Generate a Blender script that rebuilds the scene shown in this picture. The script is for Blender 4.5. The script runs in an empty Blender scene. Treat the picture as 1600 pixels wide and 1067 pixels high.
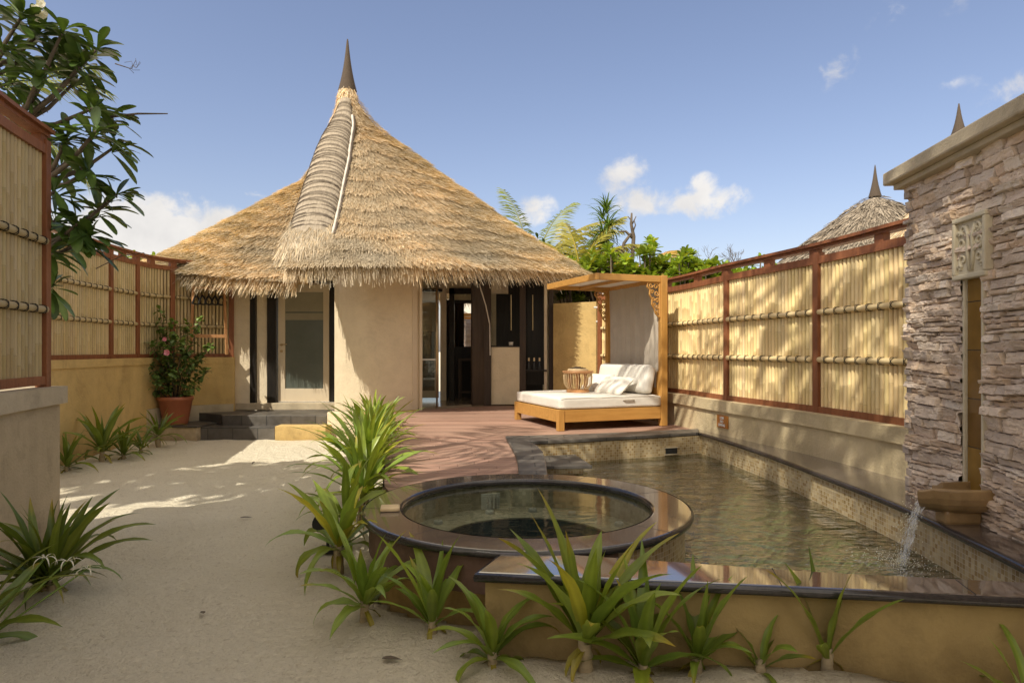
import bpy, math, random
import numpy as np
from mathutils import Vector, Matrix, noise as mn

R = random.Random(11)
PI = math.pi
scene = bpy.context.scene
COL = scene.collection
WLOC = {}          # world location of unrotated empties / parts, for parenting

# ------------------------------------------------------------------ materials
def nodes_of(name):
    m = bpy.data.materials.new(name); m.use_nodes = True
    nt = m.node_tree
    for n in list(nt.nodes): nt.nodes.remove(n)
    out = nt.nodes.new('ShaderNodeOutputMaterial')
    return m, nt, out
def N(nt, t, **kw):
    n = nt.nodes.new(t)
    for k, v in kw.items():
        if k.startswith('i_'):
            key = k[2:].replace('_', ' ')
            n.inputs[key].default_value = v
        else: setattr(n, k, v)
    return n
def L(nt, a, b): nt.links.new(a, b)
def rgb(c): return (c[0], c[1], c[2], 1.0)
def ramp(nt, fac, stops):
    r = N(nt, 'ShaderNodeValToRGB')
    e = r.color_ramp.elements
    while len(e) < len(stops): e.new(0.5)
    for k, (p, c) in enumerate(stops):
        e[k].position = p; e[k].color = rgb(c) if len(c) == 3 else c
    L(nt, fac, r.inputs['Fac']); return r.outputs['Color']
def mixc(nt, a, b, fac=0.5, mode='MIX'):
    m = N(nt, 'ShaderNodeMix', data_type='RGBA', blend_type=mode)
    ins = [s for s in m.inputs if s.type == 'RGBA']
    fs = m.inputs[0]
    if hasattr(fac, 'links'): L(nt, fac, fs)
    else: fs.default_value = fac
    for s, v in ((ins[0], a), (ins[1], b)):
        if hasattr(v, 'links'): L(nt, v, s)
        else: s.default_value = rgb(v)
    return [o for o in m.outputs if o.type == 'RGBA'][0]
def math_(nt, op, a, b=0.0, clamp=False):
    m = N(nt, 'ShaderNodeMath', operation=op); m.use_clamp = clamp
    for s, v in ((m.inputs[0], a), (m.inputs[1], b)):
        if hasattr(v, 'links'): L(nt, v, s)
        else: s.default_value = v
    return m.outputs[0]
def surf(name, c1, c2, scale=3.0, rough=0.8, bump=0.0, bscale=40.0, stretch=(1,1,1), vcol=False, dirt=0.0,
         spec=0.3, detail=6, metal=0.0, coat=0.0, uv=False, transl=0.0, streak=0.0, splash=0.0):
    m, nt, out = nodes_of(name)
    tc = N(nt, 'ShaderNodeTexCoord')
    mp = N(nt, 'ShaderNodeMapping'); mp.inputs['Scale'].default_value = stretch
    L(nt, tc.outputs['UV' if uv else 'Object'], mp.inputs['Vector'])
    nz = N(nt, 'ShaderNodeTexNoise', i_Scale=scale, i_Detail=detail, i_Roughness=0.6)
    L(nt, mp.outputs[0], nz.inputs['Vector'])
    col = ramp(nt, nz.outputs['Fac'], [(0.3, c1), (0.7, c2)])
    if vcol:
        at = N(nt, 'ShaderNodeAttribute', attribute_name='Col')
        col = mixc(nt, col, at.outputs['Color'], 1.0, 'MULTIPLY')
    if dirt:
        n2 = N(nt, 'ShaderNodeTexNoise', i_Scale=1.3, i_Detail=8.0, i_Roughness=0.7)
        L(nt, tc.outputs['Object'], n2.inputs['Vector'])
        d = ramp(nt, n2.outputs['Fac'], [(0.35, (1-dirt, 1-dirt*1.05, 1-dirt*1.1)), (0.62, (1, 1, 1))])
        col = mixc(nt, col, d, 1.0, 'MULTIPLY')
    if streak:
        mp2 = N(nt, 'ShaderNodeMapping'); mp2.inputs['Scale'].default_value = (3, 3, .6)
        L(nt, tc.outputs['Object'], mp2.inputs['Vector'])
        n3 = N(nt, 'ShaderNodeTexNoise', i_Scale=1.0, i_Detail=5.0)
        L(nt, mp2.outputs[0], n3.inputs['Vector'])
        d = ramp(nt, n3.outputs['Fac'], [(0.38, (1-streak,)*3), (0.55, (1, 1, 1))])
        col = mixc(nt, col, d, 1.0, 'MULTIPLY')
    if splash:
        ge = N(nt, 'ShaderNodeNewGeometry'); sp = N(nt, 'ShaderNodeSeparateXYZ'); L(nt, ge.outputs['Position'], sp.inputs[0])
        n5 = N(nt, 'ShaderNodeTexNoise', i_Scale=5.0, i_Detail=7.0, i_Roughness=0.7); L(nt, ge.outputs['Position'], n5.inputs['Vector'])
        hh = math_(nt, 'ADD', math_(nt, 'MULTIPLY', sp.outputs['Z'], 2.2), math_(nt, 'MULTIPLY', math_(nt, 'SUBTRACT', n5.outputs['Fac'], .5), 1.6))
        d = ramp(nt, hh, [(0.0, (1-splash, 1-splash*1.05, 1-splash*1.1)), (0.55, (1, 1, 1))])
        col = mixc(nt, col, d, 1.0, 'MULTIPLY')
        n6 = N(nt, 'ShaderNodeTexNoise', i_Scale=1.7, i_Detail=9.0, i_Roughness=0.75, i_Distortion=1.5); L(nt, ge.outputs['Position'], n6.inputs['Vector'])
        d = ramp(nt, n6.outputs['Fac'], [(0.40, (1-splash*.6,)*3), (0.47, (1, 1, 1))])
        col = mixc(nt, col, d, .7, 'MULTIPLY')
    p = N(nt, 'ShaderNodeBsdfPrincipled')
    L(nt, col, p.inputs['Base Color'])
    p.inputs['Roughness'].default_value = rough
    p.inputs['Metallic'].default_value = metal
    p.inputs['Specular IOR Level'].default_value = spec
    p.inputs['Coat Weight'].default_value = coat
    if coat: p.inputs['Coat IOR'].default_value = 3.2 if coat >= 1 else 2.1; p.inputs['Coat Roughness'].default_value = 0.04
    if bump:
        nb = N(nt, 'ShaderNodeTexNoise', i_Scale=bscale, i_Detail=5.0, i_Roughness=0.65)
        L(nt, mp.outputs[0], nb.inputs['Vector'])
        b = N(nt, 'ShaderNodeBump', i_Strength=bump, i_Distance=0.02)
        L(nt, nb.outputs['Fac'], b.inputs['Height']); L(nt, b.outputs[0], p.inputs['Normal'])
    if transl:
        t = N(nt, 'ShaderNodeBsdfTranslucent')
        tcol = mixc(nt, col, (1.5, 1.35, 0.55), 1.0, 'MULTIPLY'); L(nt, tcol, t.inputs['Color'])
        mx = N(nt, 'ShaderNodeMixShader'); mx.inputs[0].default_value = transl
        L(nt, p.outputs[0], mx.inputs[1]); L(nt, t.outputs[0], mx.inputs[2]); L(nt, mx.outputs[0], out.inputs[0])
    else:
        L(nt, p.outputs[0], out.inputs[0])
    return m
def tiles(name, cols, mortar, w, h, msize, rough, bump=0.3, offset=0.5, varn=1.0, spec=0.4, nscale=4.0):
    m, nt, out = nodes_of(name)
    tc = N(nt, 'ShaderNodeTexCoord')
    b = N(nt, 'ShaderNodeTexBrick', offset=offset)
    b.inputs['Scale'].default_value = 1.0
    b.inputs['Mortar Size'].default_value = msize
    b.inputs['Mortar Smooth'].default_value = 0.2
    b.inputs['Brick Width'].default_value = w; b.inputs['Row Height'].default_value = h
    b.inputs['Color1'].default_value = (0, 0, 0, 1); b.inputs['Color2'].default_value = (1, 1, 1, 1)
    b.inputs['Mortar'].default_value = (0.5, 0.5, 0.5, 1)
    L(nt, tc.outputs['UV'], b.inputs['Vector'])
    c = ramp(nt, b.outputs['Color'], [(k/(len(cols)-1), cc) for k, cc in enumerate(cols)])
    nz = N(nt, 'ShaderNodeTexNoise', i_Scale=nscale, i_Detail=6.0)
    L(nt, tc.outputs['Object'], nz.inputs['Vector'])
    v = ramp(nt, nz.outputs['Fac'], [(0.3, (0.72, 0.7, 0.66)), (0.7, (1.1, 1.1, 1.1))])
    c = mixc(nt, c, v, varn, 'MULTIPLY')
    c = mixc(nt, c, mortar, b.outputs['Fac'])
    p = N(nt, 'ShaderNodeBsdfPrincipled'); L(nt, c, p.inputs['Base Color'])
    p.inputs['Roughness'].default_value = rough; p.inputs['Specular IOR Level'].default_value = spec
    bm = N(nt, 'ShaderNodeBump', i_Strength=bump, i_Distance=0.004); bm.invert = True
    L(nt, b.outputs['Fac'], bm.inputs['Height']); L(nt, bm.outputs[0], p.inputs['Normal'])
    L(nt, p.outputs[0], out.inputs[0]); return m
def water_mat(name, tint, s1, s2, strength, dist=0.05, gl=1.15):
    m, nt, out = nodes_of(name)
    tc = N(nt, 'ShaderNodeTexCoord')
    mp = N(nt, 'ShaderNodeMapping'); mp.inputs['Scale'].default_value = (.9, 1.8, 1); mp.inputs['Rotation'].default_value = (0, 0, 0.3)
    L(nt, tc.outputs['Object'], mp.inputs['Vector'])
    n1 = N(nt, 'ShaderNodeTexNoise', i_Scale=s1, i_Detail=4.5, i_Distortion=0.8)
    n2 = N(nt, 'ShaderNodeTexNoise', i_Scale=s2, i_Detail=2.0, i_Distortion=0.3)
    for n in (n1, n2): L(nt, mp.outputs[0], n.inputs['Vector'])
    h = math_(nt, 'ADD', n1.outputs['Fac'], math_(nt, 'MULTIPLY', n2.outputs['Fac'], 0.35))
    bp = N(nt, 'ShaderNodeBump', i_Strength=strength, i_Distance=dist); L(nt, h, bp.inputs['Height'])
    fr = N(nt, 'ShaderNodeFresnel', i_IOR=1.36); L(nt, bp.outputs[0], fr.inputs['Normal'])
    g = N(nt, 'ShaderNodeBsdfGlossy', i_Roughness=0.02); L(nt, bp.outputs[0], g.inputs['Normal'])
    t = N(nt, 'ShaderNodeBsdfTransparent'); t.inputs['Color'].default_value = rgb(tint)
    f = math_(nt, 'MULTIPLY', fr.outputs[0], gl, True)
    mx = N(nt, 'ShaderNodeMixShader'); L(nt, f, mx.inputs[0])
    L(nt, t.outputs[0], mx.inputs[1]); L(nt, g.outputs[0], mx.inputs[2]); L(nt, mx.outputs[0], out.inputs[0])
    return m
def glass_mat(name, tint, gl=0.12):
    m, nt, out = nodes_of(name)
    fr = N(nt, 'ShaderNodeFresnel', i_IOR=1.45)
    g = N(nt, 'ShaderNodeBsdfGlossy', i_Roughness=0.01)
    t = N(nt, 'ShaderNodeBsdfTransparent'); t.inputs['Color'].default_value = rgb(tint)
    mx = N(nt, 'ShaderNodeMixShader'); L(nt, fr.outputs[0], mx.inputs[0])
    L(nt, t.outputs[0], mx.inputs[1]); L(nt, g.outputs[0], mx.inputs[2]); L(nt, mx.outputs[0], out.inputs[0])
    return m

M = {}
def sand_material():
    m, nt, out = nodes_of('sand')
    tc = N(nt, 'ShaderNodeTexCoord')
    n1 = N(nt, 'ShaderNodeTexNoise', i_Scale=1.2, i_Detail=7.0, i_Roughness=0.6)
    n2 = N(nt, 'ShaderNodeTexNoise', i_Scale=75.0, i_Detail=5.0, i_Roughness=0.8)
    n3 = N(nt, 'ShaderNodeTexNoise', i_Scale=26.0, i_Detail=5.0, i_Roughness=0.7, i_Distortion=0.8)
    for n in (n1, n2, n3): L(nt, tc.outputs['Object'], n.inputs['Vector'])
    c = ramp(nt, n1.outputs['Fac'], [(0.3, (0.82, 0.74, 0.58)), (0.7, (0.90, 0.82, 0.66))])
    g = ramp(nt, n2.outputs['Fac'], [(0.31, (0.62, 0.57, 0.48)), (0.42, (1.05, 1.04, 1.0)), (0.7, (1.15, 1.15, 1.12))])
    c = mixc(nt, c, g, 0.85, 'MULTIPLY')
    g2 = ramp(nt, n3.outputs['Fac'], [(0.33, (0.74, 0.70, 0.64)), (0.43, (1, 1, 1))])
    c = mixc(nt, c, g2, 0.8, 'MULTIPLY')
    p = N(nt, 'ShaderNodeBsdfPrincipled'); L(nt, c, p.inputs['Base Color'])
    p.inputs['Roughness'].default_value = 0.95; p.inputs['Specular IOR Level'].default_value = 0.15
    n4 = N(nt, 'ShaderNodeTexNoise', i_Scale=8.0, i_Detail=4.0, i_Roughness=0.6, i_Distortion=0.2); L(nt, tc.outputs['Object'], n4.inputs['Vector'])
    h = math_(nt, 'ADD', math_(nt, 'ADD', n2.outputs['Fac'], math_(nt, 'MULTIPLY', n3.outputs['Fac'], 2.0)), math_(nt, 'MULTIPLY', n4.outputs['Fac'], 3.0))
    b = N(nt, 'ShaderNodeBump', i_Strength=1.0, i_Distance=0.022); L(nt, h, b.inputs['Height']); L(nt, b.outputs[0], p.inputs['Normal'])
    L(nt, p.outputs[0], out.inputs[0]); return m
M['sand'] = sand_material()
M['plaster'] = surf('cream_plaster', (0.70, 0.59, 0.42), (0.76, 0.65, 0.47), 2.0, 0.9, 0.45, 30, dirt=0.14, streak=0.03, splash=0.14)
M['yellow'] = surf('yellow_plaster', (0.62, 0.43, 0.17), (0.70, 0.50, 0.21), 2.0, 0.9, 0.4, 30, dirt=0.2, streak=0.12, splash=0.28)
M['sidewall'] = surf('cream_yellow_plaster', (0.60, 0.49, 0.29), (0.66, 0.54, 0.34), 3.0, 0.9, 0.5, 40, dirt=0.2, streak=0.12, splash=0.28)
M['yellow_shaded'] = surf('shaded_yellow_plaster', (0.37, 0.27, 0.115), (0.44, 0.325, 0.14), 2.0, 0.9, 0.4, 30, dirt=0.2, streak=0.12, splash=0.28)  # yellow plaster made darker: the front wall's shade is put into its colour
M['tan'] = surf('tan_plaster', (0.50, 0.40, 0.25), (0.57, 0.46, 0.30), 2.0, 0.9, 0.5, 45, dirt=0.18, streak=0.1, splash=0.28)
M['concrete'] = surf('pale_cement', (0.54, 0.45, 0.31), (0.60, 0.51, 0.36), 3.0, 0.9, 0.3, 35, dirt=0.22, streak=0.15, splash=0.28)
M['bamboo'] = surf('bamboo', (0.60, 0.45, 0.22), (0.72, 0.57, 0.31), 6.0, 0.5, 0.1, 60, stretch=(1, 1, .15), vcol=True, spec=0.4)
M['lash'] = surf('black_twine', (0.02, 0.018, 0.015), (0.035, 0.03, 0.025), 20, 0.8)
M['redwood'] = surf('red_brown_timber', (0.21, 0.075, 0.032), (0.34, 0.13, 0.056), 5.0, 0.5, 0.25, 30, stretch=(3, 3, .5), dirt=0.25, spec=0.35)
M['darkwood'] = surf('dark_timber', (0.035, 0.022, 0.015), (0.065, 0.042, 0.028), 5.0, 0.5, 0.2, 30, stretch=(4, 4, .4), spec=0.35)
M['blackwood'] = surf('black_stained_timber', (0.012, 0.011, 0.010), (0.025, 0.021, 0.018), 6.0, 0.35, 0.15, 30, stretch=(4, 4, .4))
M['teak'] = surf('golden_teak', (0.44, 0.22, 0.052), (0.58, 0.31, 0.085), 4.0, 0.45, 0.12, 30, stretch=(5, 5, .7), dirt=0.1, spec=0.4)
M['teak_h'] = surf('golden_teak_rail', (0.44, 0.22, 0.052), (0.58, 0.31, 0.085), 4.0, 0.45, 0.12, 30, stretch=(.6, 5, 6), dirt=0.1, spec=0.4)
M['rattan'] = surf('rattan', (0.42, 0.20, 0.08), (0.55, 0.29, 0.13), 12.0, 0.5, 0.2, 60)
M['slatwood'] = surf('pale_slat_wood', (0.60, 0.44, 0.24), (0.70, 0.54, 0.32), 12.0, 0.5, 0.1, 60)
M['linen'] = surf('white_linen', (0.74, 0.70, 0.62), (0.80, 0.76, 0.68), 9.0, 0.95, 0.35, 260, spec=0.1)
M['curtain'] = surf('grey_canvas', (0.42, 0.37, 0.30), (0.48, 0.42, 0.34), 6.0, 0.95, 0.3, 200, spec=0.1)
M['thatch'] = surf('dry_thatch', (0.76, 0.64, 0.46), (0.92, 0.82, 0.65), 2.2, 0.9, 0.0, 60, vcol=True, spec=0.12, transl=0.12)
M['oldthatch'] = surf('weathered_thatch', (0.33, 0.28, 0.22), (0.47, 0.40, 0.31), 3.0, 0.95, 0.2, 60, vcol=True, spec=0.1)
M['thatchbase'] = surf('thatch_underlay', (0.34, 0.23, 0.12), (0.50, 0.36, 0.19), 9.0, 0.95, 0.6, 40)
M['rollthatch'] = surf('grey_bundled_thatch', (0.30, 0.245, 0.18), (0.50, 0.42, 0.32), 16.0, 0.95, 0.8, 60, stretch=(3, .5, .5))
M['rope'] = surf('dark_rope', (0.06, 0.045, 0.035), (0.13, 0.10, 0.075), 60, 0.9, 0.3, 90, stretch=(1, 1, 4))
M['palepole'] = surf('pale_pole', (0.55, 0.50, 0.43), (0.68, 0.62, 0.54), 9, 0.7, 0.1)
M['granite'] = surf('polished_granite', (0.10, 0.080, 0.066), (0.15, 0.12, 0.10), 60.0, 0.16, 0.03, 20, spec=0.6, coat=.62, dirt=0.2)
M['granite_wet'] = surf('wet_polished_granite', (0.10, 0.080, 0.066), (0.15, 0.12, 0.10), 60.0, 0.10, 0.015, 20, spec=0.8, coat=1.0, dirt=0.15)
M['granite_dark'] = surf('black_granite', (0.022, 0.020, 0.021), (0.045, 0.040, 0.040), 45.0, 0.18, 0.03, 20, spec=0.7)
M['plum'] = surf('plum_stone', (0.16, 0.095, 0.07), (0.21, 0.13, 0.095), 18.0, 0.5, 0.15, 40, dirt=0.2)
M['slate'] = tiles('grey_slate_paving', [(0.065, 0.06, 0.055), (0.11, 0.10, 0.09), (0.16, 0.145, 0.125)], (0.03, 0.03, 0.03), 0.42, 0.2, 0.006, 0.45, 0.4, nscale=9)
M['mosaic'] = tiles('beige_mosaic', [(0.30, 0.20, 0.085), (0.42, 0.31, 0.15), (0.52, 0.42, 0.25), (0.38, 0.30, 0.18)], (0.50, 0.43, 0.31), 0.030, 0.030, 0.0016, 0.25, 0.3, offset=0.0)
M['poolfloor'] = tiles('green_pool_mosaic', [(0.11, 0.12, 0.05), (0.20, 0.20, 0.09), (0.28, 0.25, 0.13), (0.15, 0.16, 0.08)], (0.25, 0.24, 0.15), 0.030, 0.030, 0.002, 0.4, 0.2, offset=0.0)
M['spatile'] = tiles('green_beige_mosaic', [(0.40, 0.38, 0.29), (0.52, 0.49, 0.38), (0.60, 0.56, 0.44)], (0.46, 0.43, 0.31), 0.030, 0.030, 0.0016, 0.25, 0.3, offset=0.0)
M['bluetile'] = tiles('navy_mosaic', [(0.07, 0.11, 0.13), (0.12, 0.17, 0.19)], (0.11, 0.15, 0.16), 0.030, 0.030, 0.002, 0.3, 0.2, offset=0.0)
M['deck'] = surf('red_brown_decking', (0.34, 0.205, 0.148), (0.42, 0.265, 0.198), 3.0, 0.6, 0.25, 60, stretch=(.4, 5, 1), vcol=True, dirt=0.15)
M['terracotta'] = surf('terracotta', (0.36, 0.115, 0.055), (0.43, 0.15, 0.075), 4.0, 0.45, 0.08, 40, dirt=0.15, spec=0.5)
M['soil'] = surf('soil', (0.05, 0.035, 0.02), (0.1, 0.07, 0.04), 30, 0.95, 0.5, 60)
M['leaf'] = surf('green_leaf', (0.135, 0.22, 0.030), (0.225, 0.33, 0.058), 5.0, 0.38, 0.05, 30, vcol=True, spec=0.5, transl=0.28)
M['darkleaf'] = surf('deep_green_leaf', (0.050, 0.095, 0.022), (0.085, 0.14, 0.035), 5.0, 0.35, 0.05, 30, vcol=True, spec=0.5, transl=0.2)
M['limeleaf'] = surf('lime_leaf', (0.20, 0.30, 0.035), (0.31, 0.42, 0.06), 4.0, 0.4, 0.0, 30, vcol=True, spec=0.4, transl=0.3)
M['palmleaf'] = surf('palm_leaf', (0.13, 0.17, 0.030), (0.23, 0.26, 0.06), 4.0, 0.45, 0.0, 30, vcol=True, spec=0.4, transl=0.25)
M['bark'] = surf('bark', (0.09, 0.072, 0.055), (0.17, 0.135, 0.10), 10, 0.9, 0.5, 30, spec=0.2)
M['stemskin'] = surf('plant_stem', (0.30, 0.24, 0.15), (0.42, 0.34, 0.21), 14, 0.8, 0.3, 40, stretch=(1, 1, 4))
M['petalwhite'] = surf('white_petal', (0.75, 0.73, 0.66), (0.82, 0.80, 0.72), 6, 0.6, transl=0.3)
M['petalpink'] = surf('pink_petal', (0.62, 0.16, 0.24), (0.78, 0.35, 0.42), 12, 0.6)
M['doorpaint'] = surf('cream_door_paint', (0.60, 0.50, 0.36), (0.64, 0.54, 0.39), 3, 0.45, 0.05, 30, spec=0.4)
M['frost'] = surf('frosted_glass', (0.085, 0.10, 0.085), (0.12, 0.135, 0.115), 1.6, 0.22, 0.0, spec=0.6)
M['blind'] = surf('cloth_blind', (0.28, 0.26, 0.19), (0.33, 0.30, 0.22), 5, 0.9)
M['brass'] = surf('brass', (0.45, 0.33, 0.18), (0.55, 0.42, 0.25), 10, 0.3, metal=0.9)
M['blackmetal'] = surf('black_metal', (0.015, 0.015, 0.015), (0.03, 0.03, 0.03), 10, 0.35)
M['whiteplastic'] = surf('white_plastic', (0.45, 0.46, 0.42), (0.55, 0.55, 0.5), 10, 0.4)
M['intfloor'] = surf('interior_floor', (0.20, 0.155, 0.105), (0.25, 0.20, 0.14), 3, 0.18, spec=0.5)
M['glassclear'] = glass_mat('clear_glass', (0.92, 0.95, 0.93))
M['water'] = water_mat('pool_water', (0.50, 0.58, 0.41), 3.4, 9, 1.0, 0.085, 2.6)
M['spawater'] = water_mat('spa_water', (0.84, 0.88, 0.82), 2.0, 9, 0.10, 0.03)
M['bottle'] = surf('dark_bottle', (0.02, 0.02, 0.02), (0.03, 0.03, 0.03), 5, 0.15)
M['copper'] = surf('bronzed_clay', (0.30, 0.19, 0.08), (0.44, 0.29, 0.13), 9, 0.35, 0.12, 30, dirt=0.35, spec=0.6)
M['channel'] = tiles('bronze_tile', [(0.15, 0.075, 0.014), (0.27, 0.15, 0.03), (0.20, 0.10, 0.02)], (0.05, 0.03, 0.01), 3.0, 0.30, 0.004, 0.25, 0.4, nscale=6)
M['carving'] = surf('carved_limestone', (0.56, 0.49, 0.35), (0.64, 0.57, 0.42), 8, 0.85, 0.2, 40)
M['stone'] = surf('stacked_stone', (0.86, 0.80, 0.74), (1.0, 1.0, 1.0), 5, 0.85, 0.55, 40, vcol=True, spec=0.25, dirt=0.18)
M['signwood'] = surf('varnished_sign_wood', (0.36, 0.13, 0.03), (0.50, 0.22, 0.05), 6, 0.35, stretch=(1, 1, 6))
M['signwhite'] = surf('white_sign_paint', (0.8, 0.8, 0.78), (0.85, 0.85, 0.82), 6, 0.5)
M['foam'] = surf('white_foam', (0.75, 0.77, 0.76), (0.85, 0.87, 0.86), 6, 0.3, transl=0.3)
def mirror_mat():
    m, nt, out = nodes_of('mirror')
    g = N(nt, 'ShaderNodeBsdfGlossy', i_Roughness=0.005); g.inputs['Color'].default_value = (.9, .9, .88, 1)
    L(nt, g.outputs[0], out.inputs[0]); return m
M['mirror'] = mirror_mat()
def stream_mat():
    m, nt, out = nodes_of('falling_water')
    tc = N(nt, 'ShaderNodeTexCoord'); mp = N(nt, 'ShaderNodeMapping'); mp.inputs['Scale'].default_value = (60, 60, 7)
    L(nt, tc.outputs['Object'], mp.inputs['Vector'])
    nz = N(nt, 'ShaderNodeTexNoise', i_Scale=1.0, i_Detail=4.0); L(nt, mp.outputs[0], nz.inputs['Vector'])
    f = ramp(nt, nz.outputs['Fac'], [(0.45, (0, 0, 0)), (0.72, (.7, .7, .7))])
    d = N(nt, 'ShaderNodeBsdfPrincipled'); d.inputs['Base Color'].default_value = (.75, .78, .78, 1); d.inputs['Roughness'].default_value = .15
    t = N(nt, 'ShaderNodeBsdfTransparent')
    mx = N(nt, 'ShaderNodeMixShader'); L(nt, f, mx.inputs[0]); L(nt, t.outputs[0], mx.inputs[1]); L(nt, d.outputs[0], mx.inputs[2])
    L(nt, mx.outputs[0], out.inputs[0]); return m
M['stream'] = stream_mat()

# ------------------------------------------------------------------ mesh helpers
class MB:
    def __init__(s): s.v = []; s.f = []; s.c = []; s.uv = {}
    def add(s, verts, faces, col=None, uvs=None):
        o = len(s.v); s.v.extend([tuple(p) for p in verts])
        if col is None: col = (1, 1, 1)
        if isinstance(col, list): s.c.extend(col)
        else: s.c.extend([col] * len(verts))
        for k, f in enumerate(faces):
            if uvs: s.uv[len(s.f)] = uvs[k]
            s.f.append(tuple(i + o for i in f))
    def box(s, c, size, rz=0.0, col=None, mat=None):
        hx, hy, hz = size[0]/2, size[1]/2, size[2]/2
        vs = []
        for dz in (-hz, hz):
            for dx, dy in ((-hx, -hy), (hx, -hy), (hx, hy), (-hx, hy)):
                x = dx*math.cos(rz) - dy*math.sin(rz); y = dx*math.sin(rz) + dy*math.cos(rz)
                vs.append((c[0]+x, c[1]+y, c[2]+dz))
        s.add(vs, [(3,2,1,0), (4,5,6,7), (0,1,5,4), (1,2,6,5), (2,3,7,6), (3,0,4,7)], col)
    def beam(s, a, b, w, h, col=None):
        """box bar from a to b, w sideways, h upwards"""
        a = Vector(a); b = Vector(b); d = (b-a).normalized()
        side = d.cross(Vector((0,0,1)))
        if side.length < 1e-3: side = Vector((1,0,0))
        side.normalize(); up = side.cross(d).normalized()
        vs = []
        for p in (a, b):
            for sx, sz in ((-1,-1), (1,-1), (1,1), (-1,1)):
                vs.append(p + side*(sx*w/2) + up*(sz*h/2))
        s.add(vs, [(0,1,2,3), (7,6,5,4), (0,4,5,1), (1,5,6,2), (2,6,7,3), (3,7,4,0)], col)
    def tube(s, pts, radii, n=8, col=None, cap=True):
        pts = [Vector(p) for p in pts]
        if not hasattr(radii, '__len__'): radii = [radii]*len(pts)
        vs = []; prev = None
        for i, p in enumerate(pts):
            d = (pts[min(i+1, len(pts)-1)] - pts[max(i-1, 0)])
            if d.length < 1e-9: d = Vector((0,0,1))
            d.normalize()
            if prev is None:
                ref = Vector((0,0,1)) if abs(d.z) < .9 else Vector((1,0,0))
                u = d.cross(ref).normalized()
            else:
                u = (prev - d*prev.dot(d))
                u = u.normalized() if u.length > 1e-6 else d.orthogonal().normalized()
            prev = u; w = d.cross(u)
            for k in range(n):
                a = 2*PI*k/n
                vs.append(p + (u*math.cos(a) + w*math.sin(a))*radii[i])
        fs = []
        for i in range(len(pts)-1):
            for k in range(n):
                k2 = (k+1) % n
                fs.append((i*n+k, i*n+k2, (i+1)*n+k2, (i+1)*n+k))
        if cap: fs.append(tuple(range(n-1, -1, -1))); fs.append(tuple(range((len(pts)-1)*n, len(pts)*n)))
        s.add(vs, fs, col)
    def lathe(s, prof, c=(0,0), n=48, a0=0.0, a1=2*PI, col=None, uvr=None):
        full = abs(a1-a0-2*PI) < 1e-6
        m = n if full else n+1
        vs = []
        for (r, z) in prof:
            for k in range(m):
                a = a0 + (a1-a0)*k/n
                vs.append((c[0]+r*math.cos(a), c[1]+r*math.sin(a), z))
        fs = []; uvs = []
        vv = [0.0]
        for i in range(1, len(prof)): vv.append(vv[-1] + math.hypot(prof[i][0]-prof[i-1][0], prof[i][1]-prof[i-1][1]))
        for i in range(len(prof)-1):
            for k in range(n):
                k2 = (k+1) % m
                fs.append((i*m+k, i*m+k2, (i+1)*m+k2, (i+1)*m+k))
                r = uvr or max(prof[i][0], prof[i+1][0])
                ua = (a1-a0)*k/n*r; ub = (a1-a0)*(k+1)/n*r
                uvs.append([(ua, vv[i]), (ub, vv[i]), (ub, vv[i+1]), (ua, vv[i+1])])
        s.add(vs, fs, col, uvs)
    def prism(s, poly, z0, z1, col=None, top_only=False):
        n = len(poly)
        area = sum(poly[i][0]*poly[(i+1)%n][1] - poly[(i+1)%n][0]*poly[i][1] for i in range(n))
        if area < 0: poly = poly[::-1]
        if top_only:
            s.add([(x, y, z1) for x, y in poly], [tuple(range(n))], col); return
        vs = [(x, y, z0) for x, y in poly] + [(x, y, z1) for x, y in poly]
        fs = [tuple(range(n-1, -1, -1)), tuple(range(n, 2*n))]
        for i in range(n):
            j = (i+1) % n; fs.append((i, j, n+j, n+i))
        s.add(vs, fs, col)
    def ribbon(s, pts, z0, z1, flip=False, col=None):
        u = 0.0; n = len(pts); vs = []; fs = []; uvs = []
        for (x, y) in pts: vs += [(x, y, z0), (x, y, z1)]
        for i in range(n-1):
            l = math.hypot(pts[i+1][0]-pts[i][0], pts[i+1][1]-pts[i][1])
            a, b, c, d = 2*i, 2*i+2, 2*i+3, 2*i+1
            q = [(u, z0), (u+l, z0), (u+l, z1), (u, z1)]
            if flip: fs.append((d, c, b, a)); uvs.append(q[::-1])
            else: fs.append((a, b, c, d)); uvs.append(q)
            u += l
        s.add(vs, fs, col, uvs)
    def wall(s, inner, outer, z0, z1, col=None):
        """solid wall between two polylines of the same length"""
        s.ribbon(inner, z0, z1, col=col); s.ribbon(outer, z0, z1, flip=True, col=col)
        for k in range(len(inner)-1):
            a, b, c, d = inner[k], inner[k+1], outer[k+1], outer[k]
            s.add([(a[0],a[1],z1), (b[0],b[1],z1), (c[0],c[1],z1), (d[0],d[1],z1)], [(0,1,2,3)], col)
            s.add([(a[0],a[1],z0), (b[0],b[1],z0), (c[0],c[1],z0), (d[0],d[1],z0)], [(3,2,1,0)], col)
        for k in (0, -1):
            a, b = inner[k], outer[k]
            s.add([(a[0],a[1],z0), (b[0],b[1],z0), (b[0],b[1],z1), (a[0],a[1],z1)], [(0,1,2,3)], col)
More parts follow.
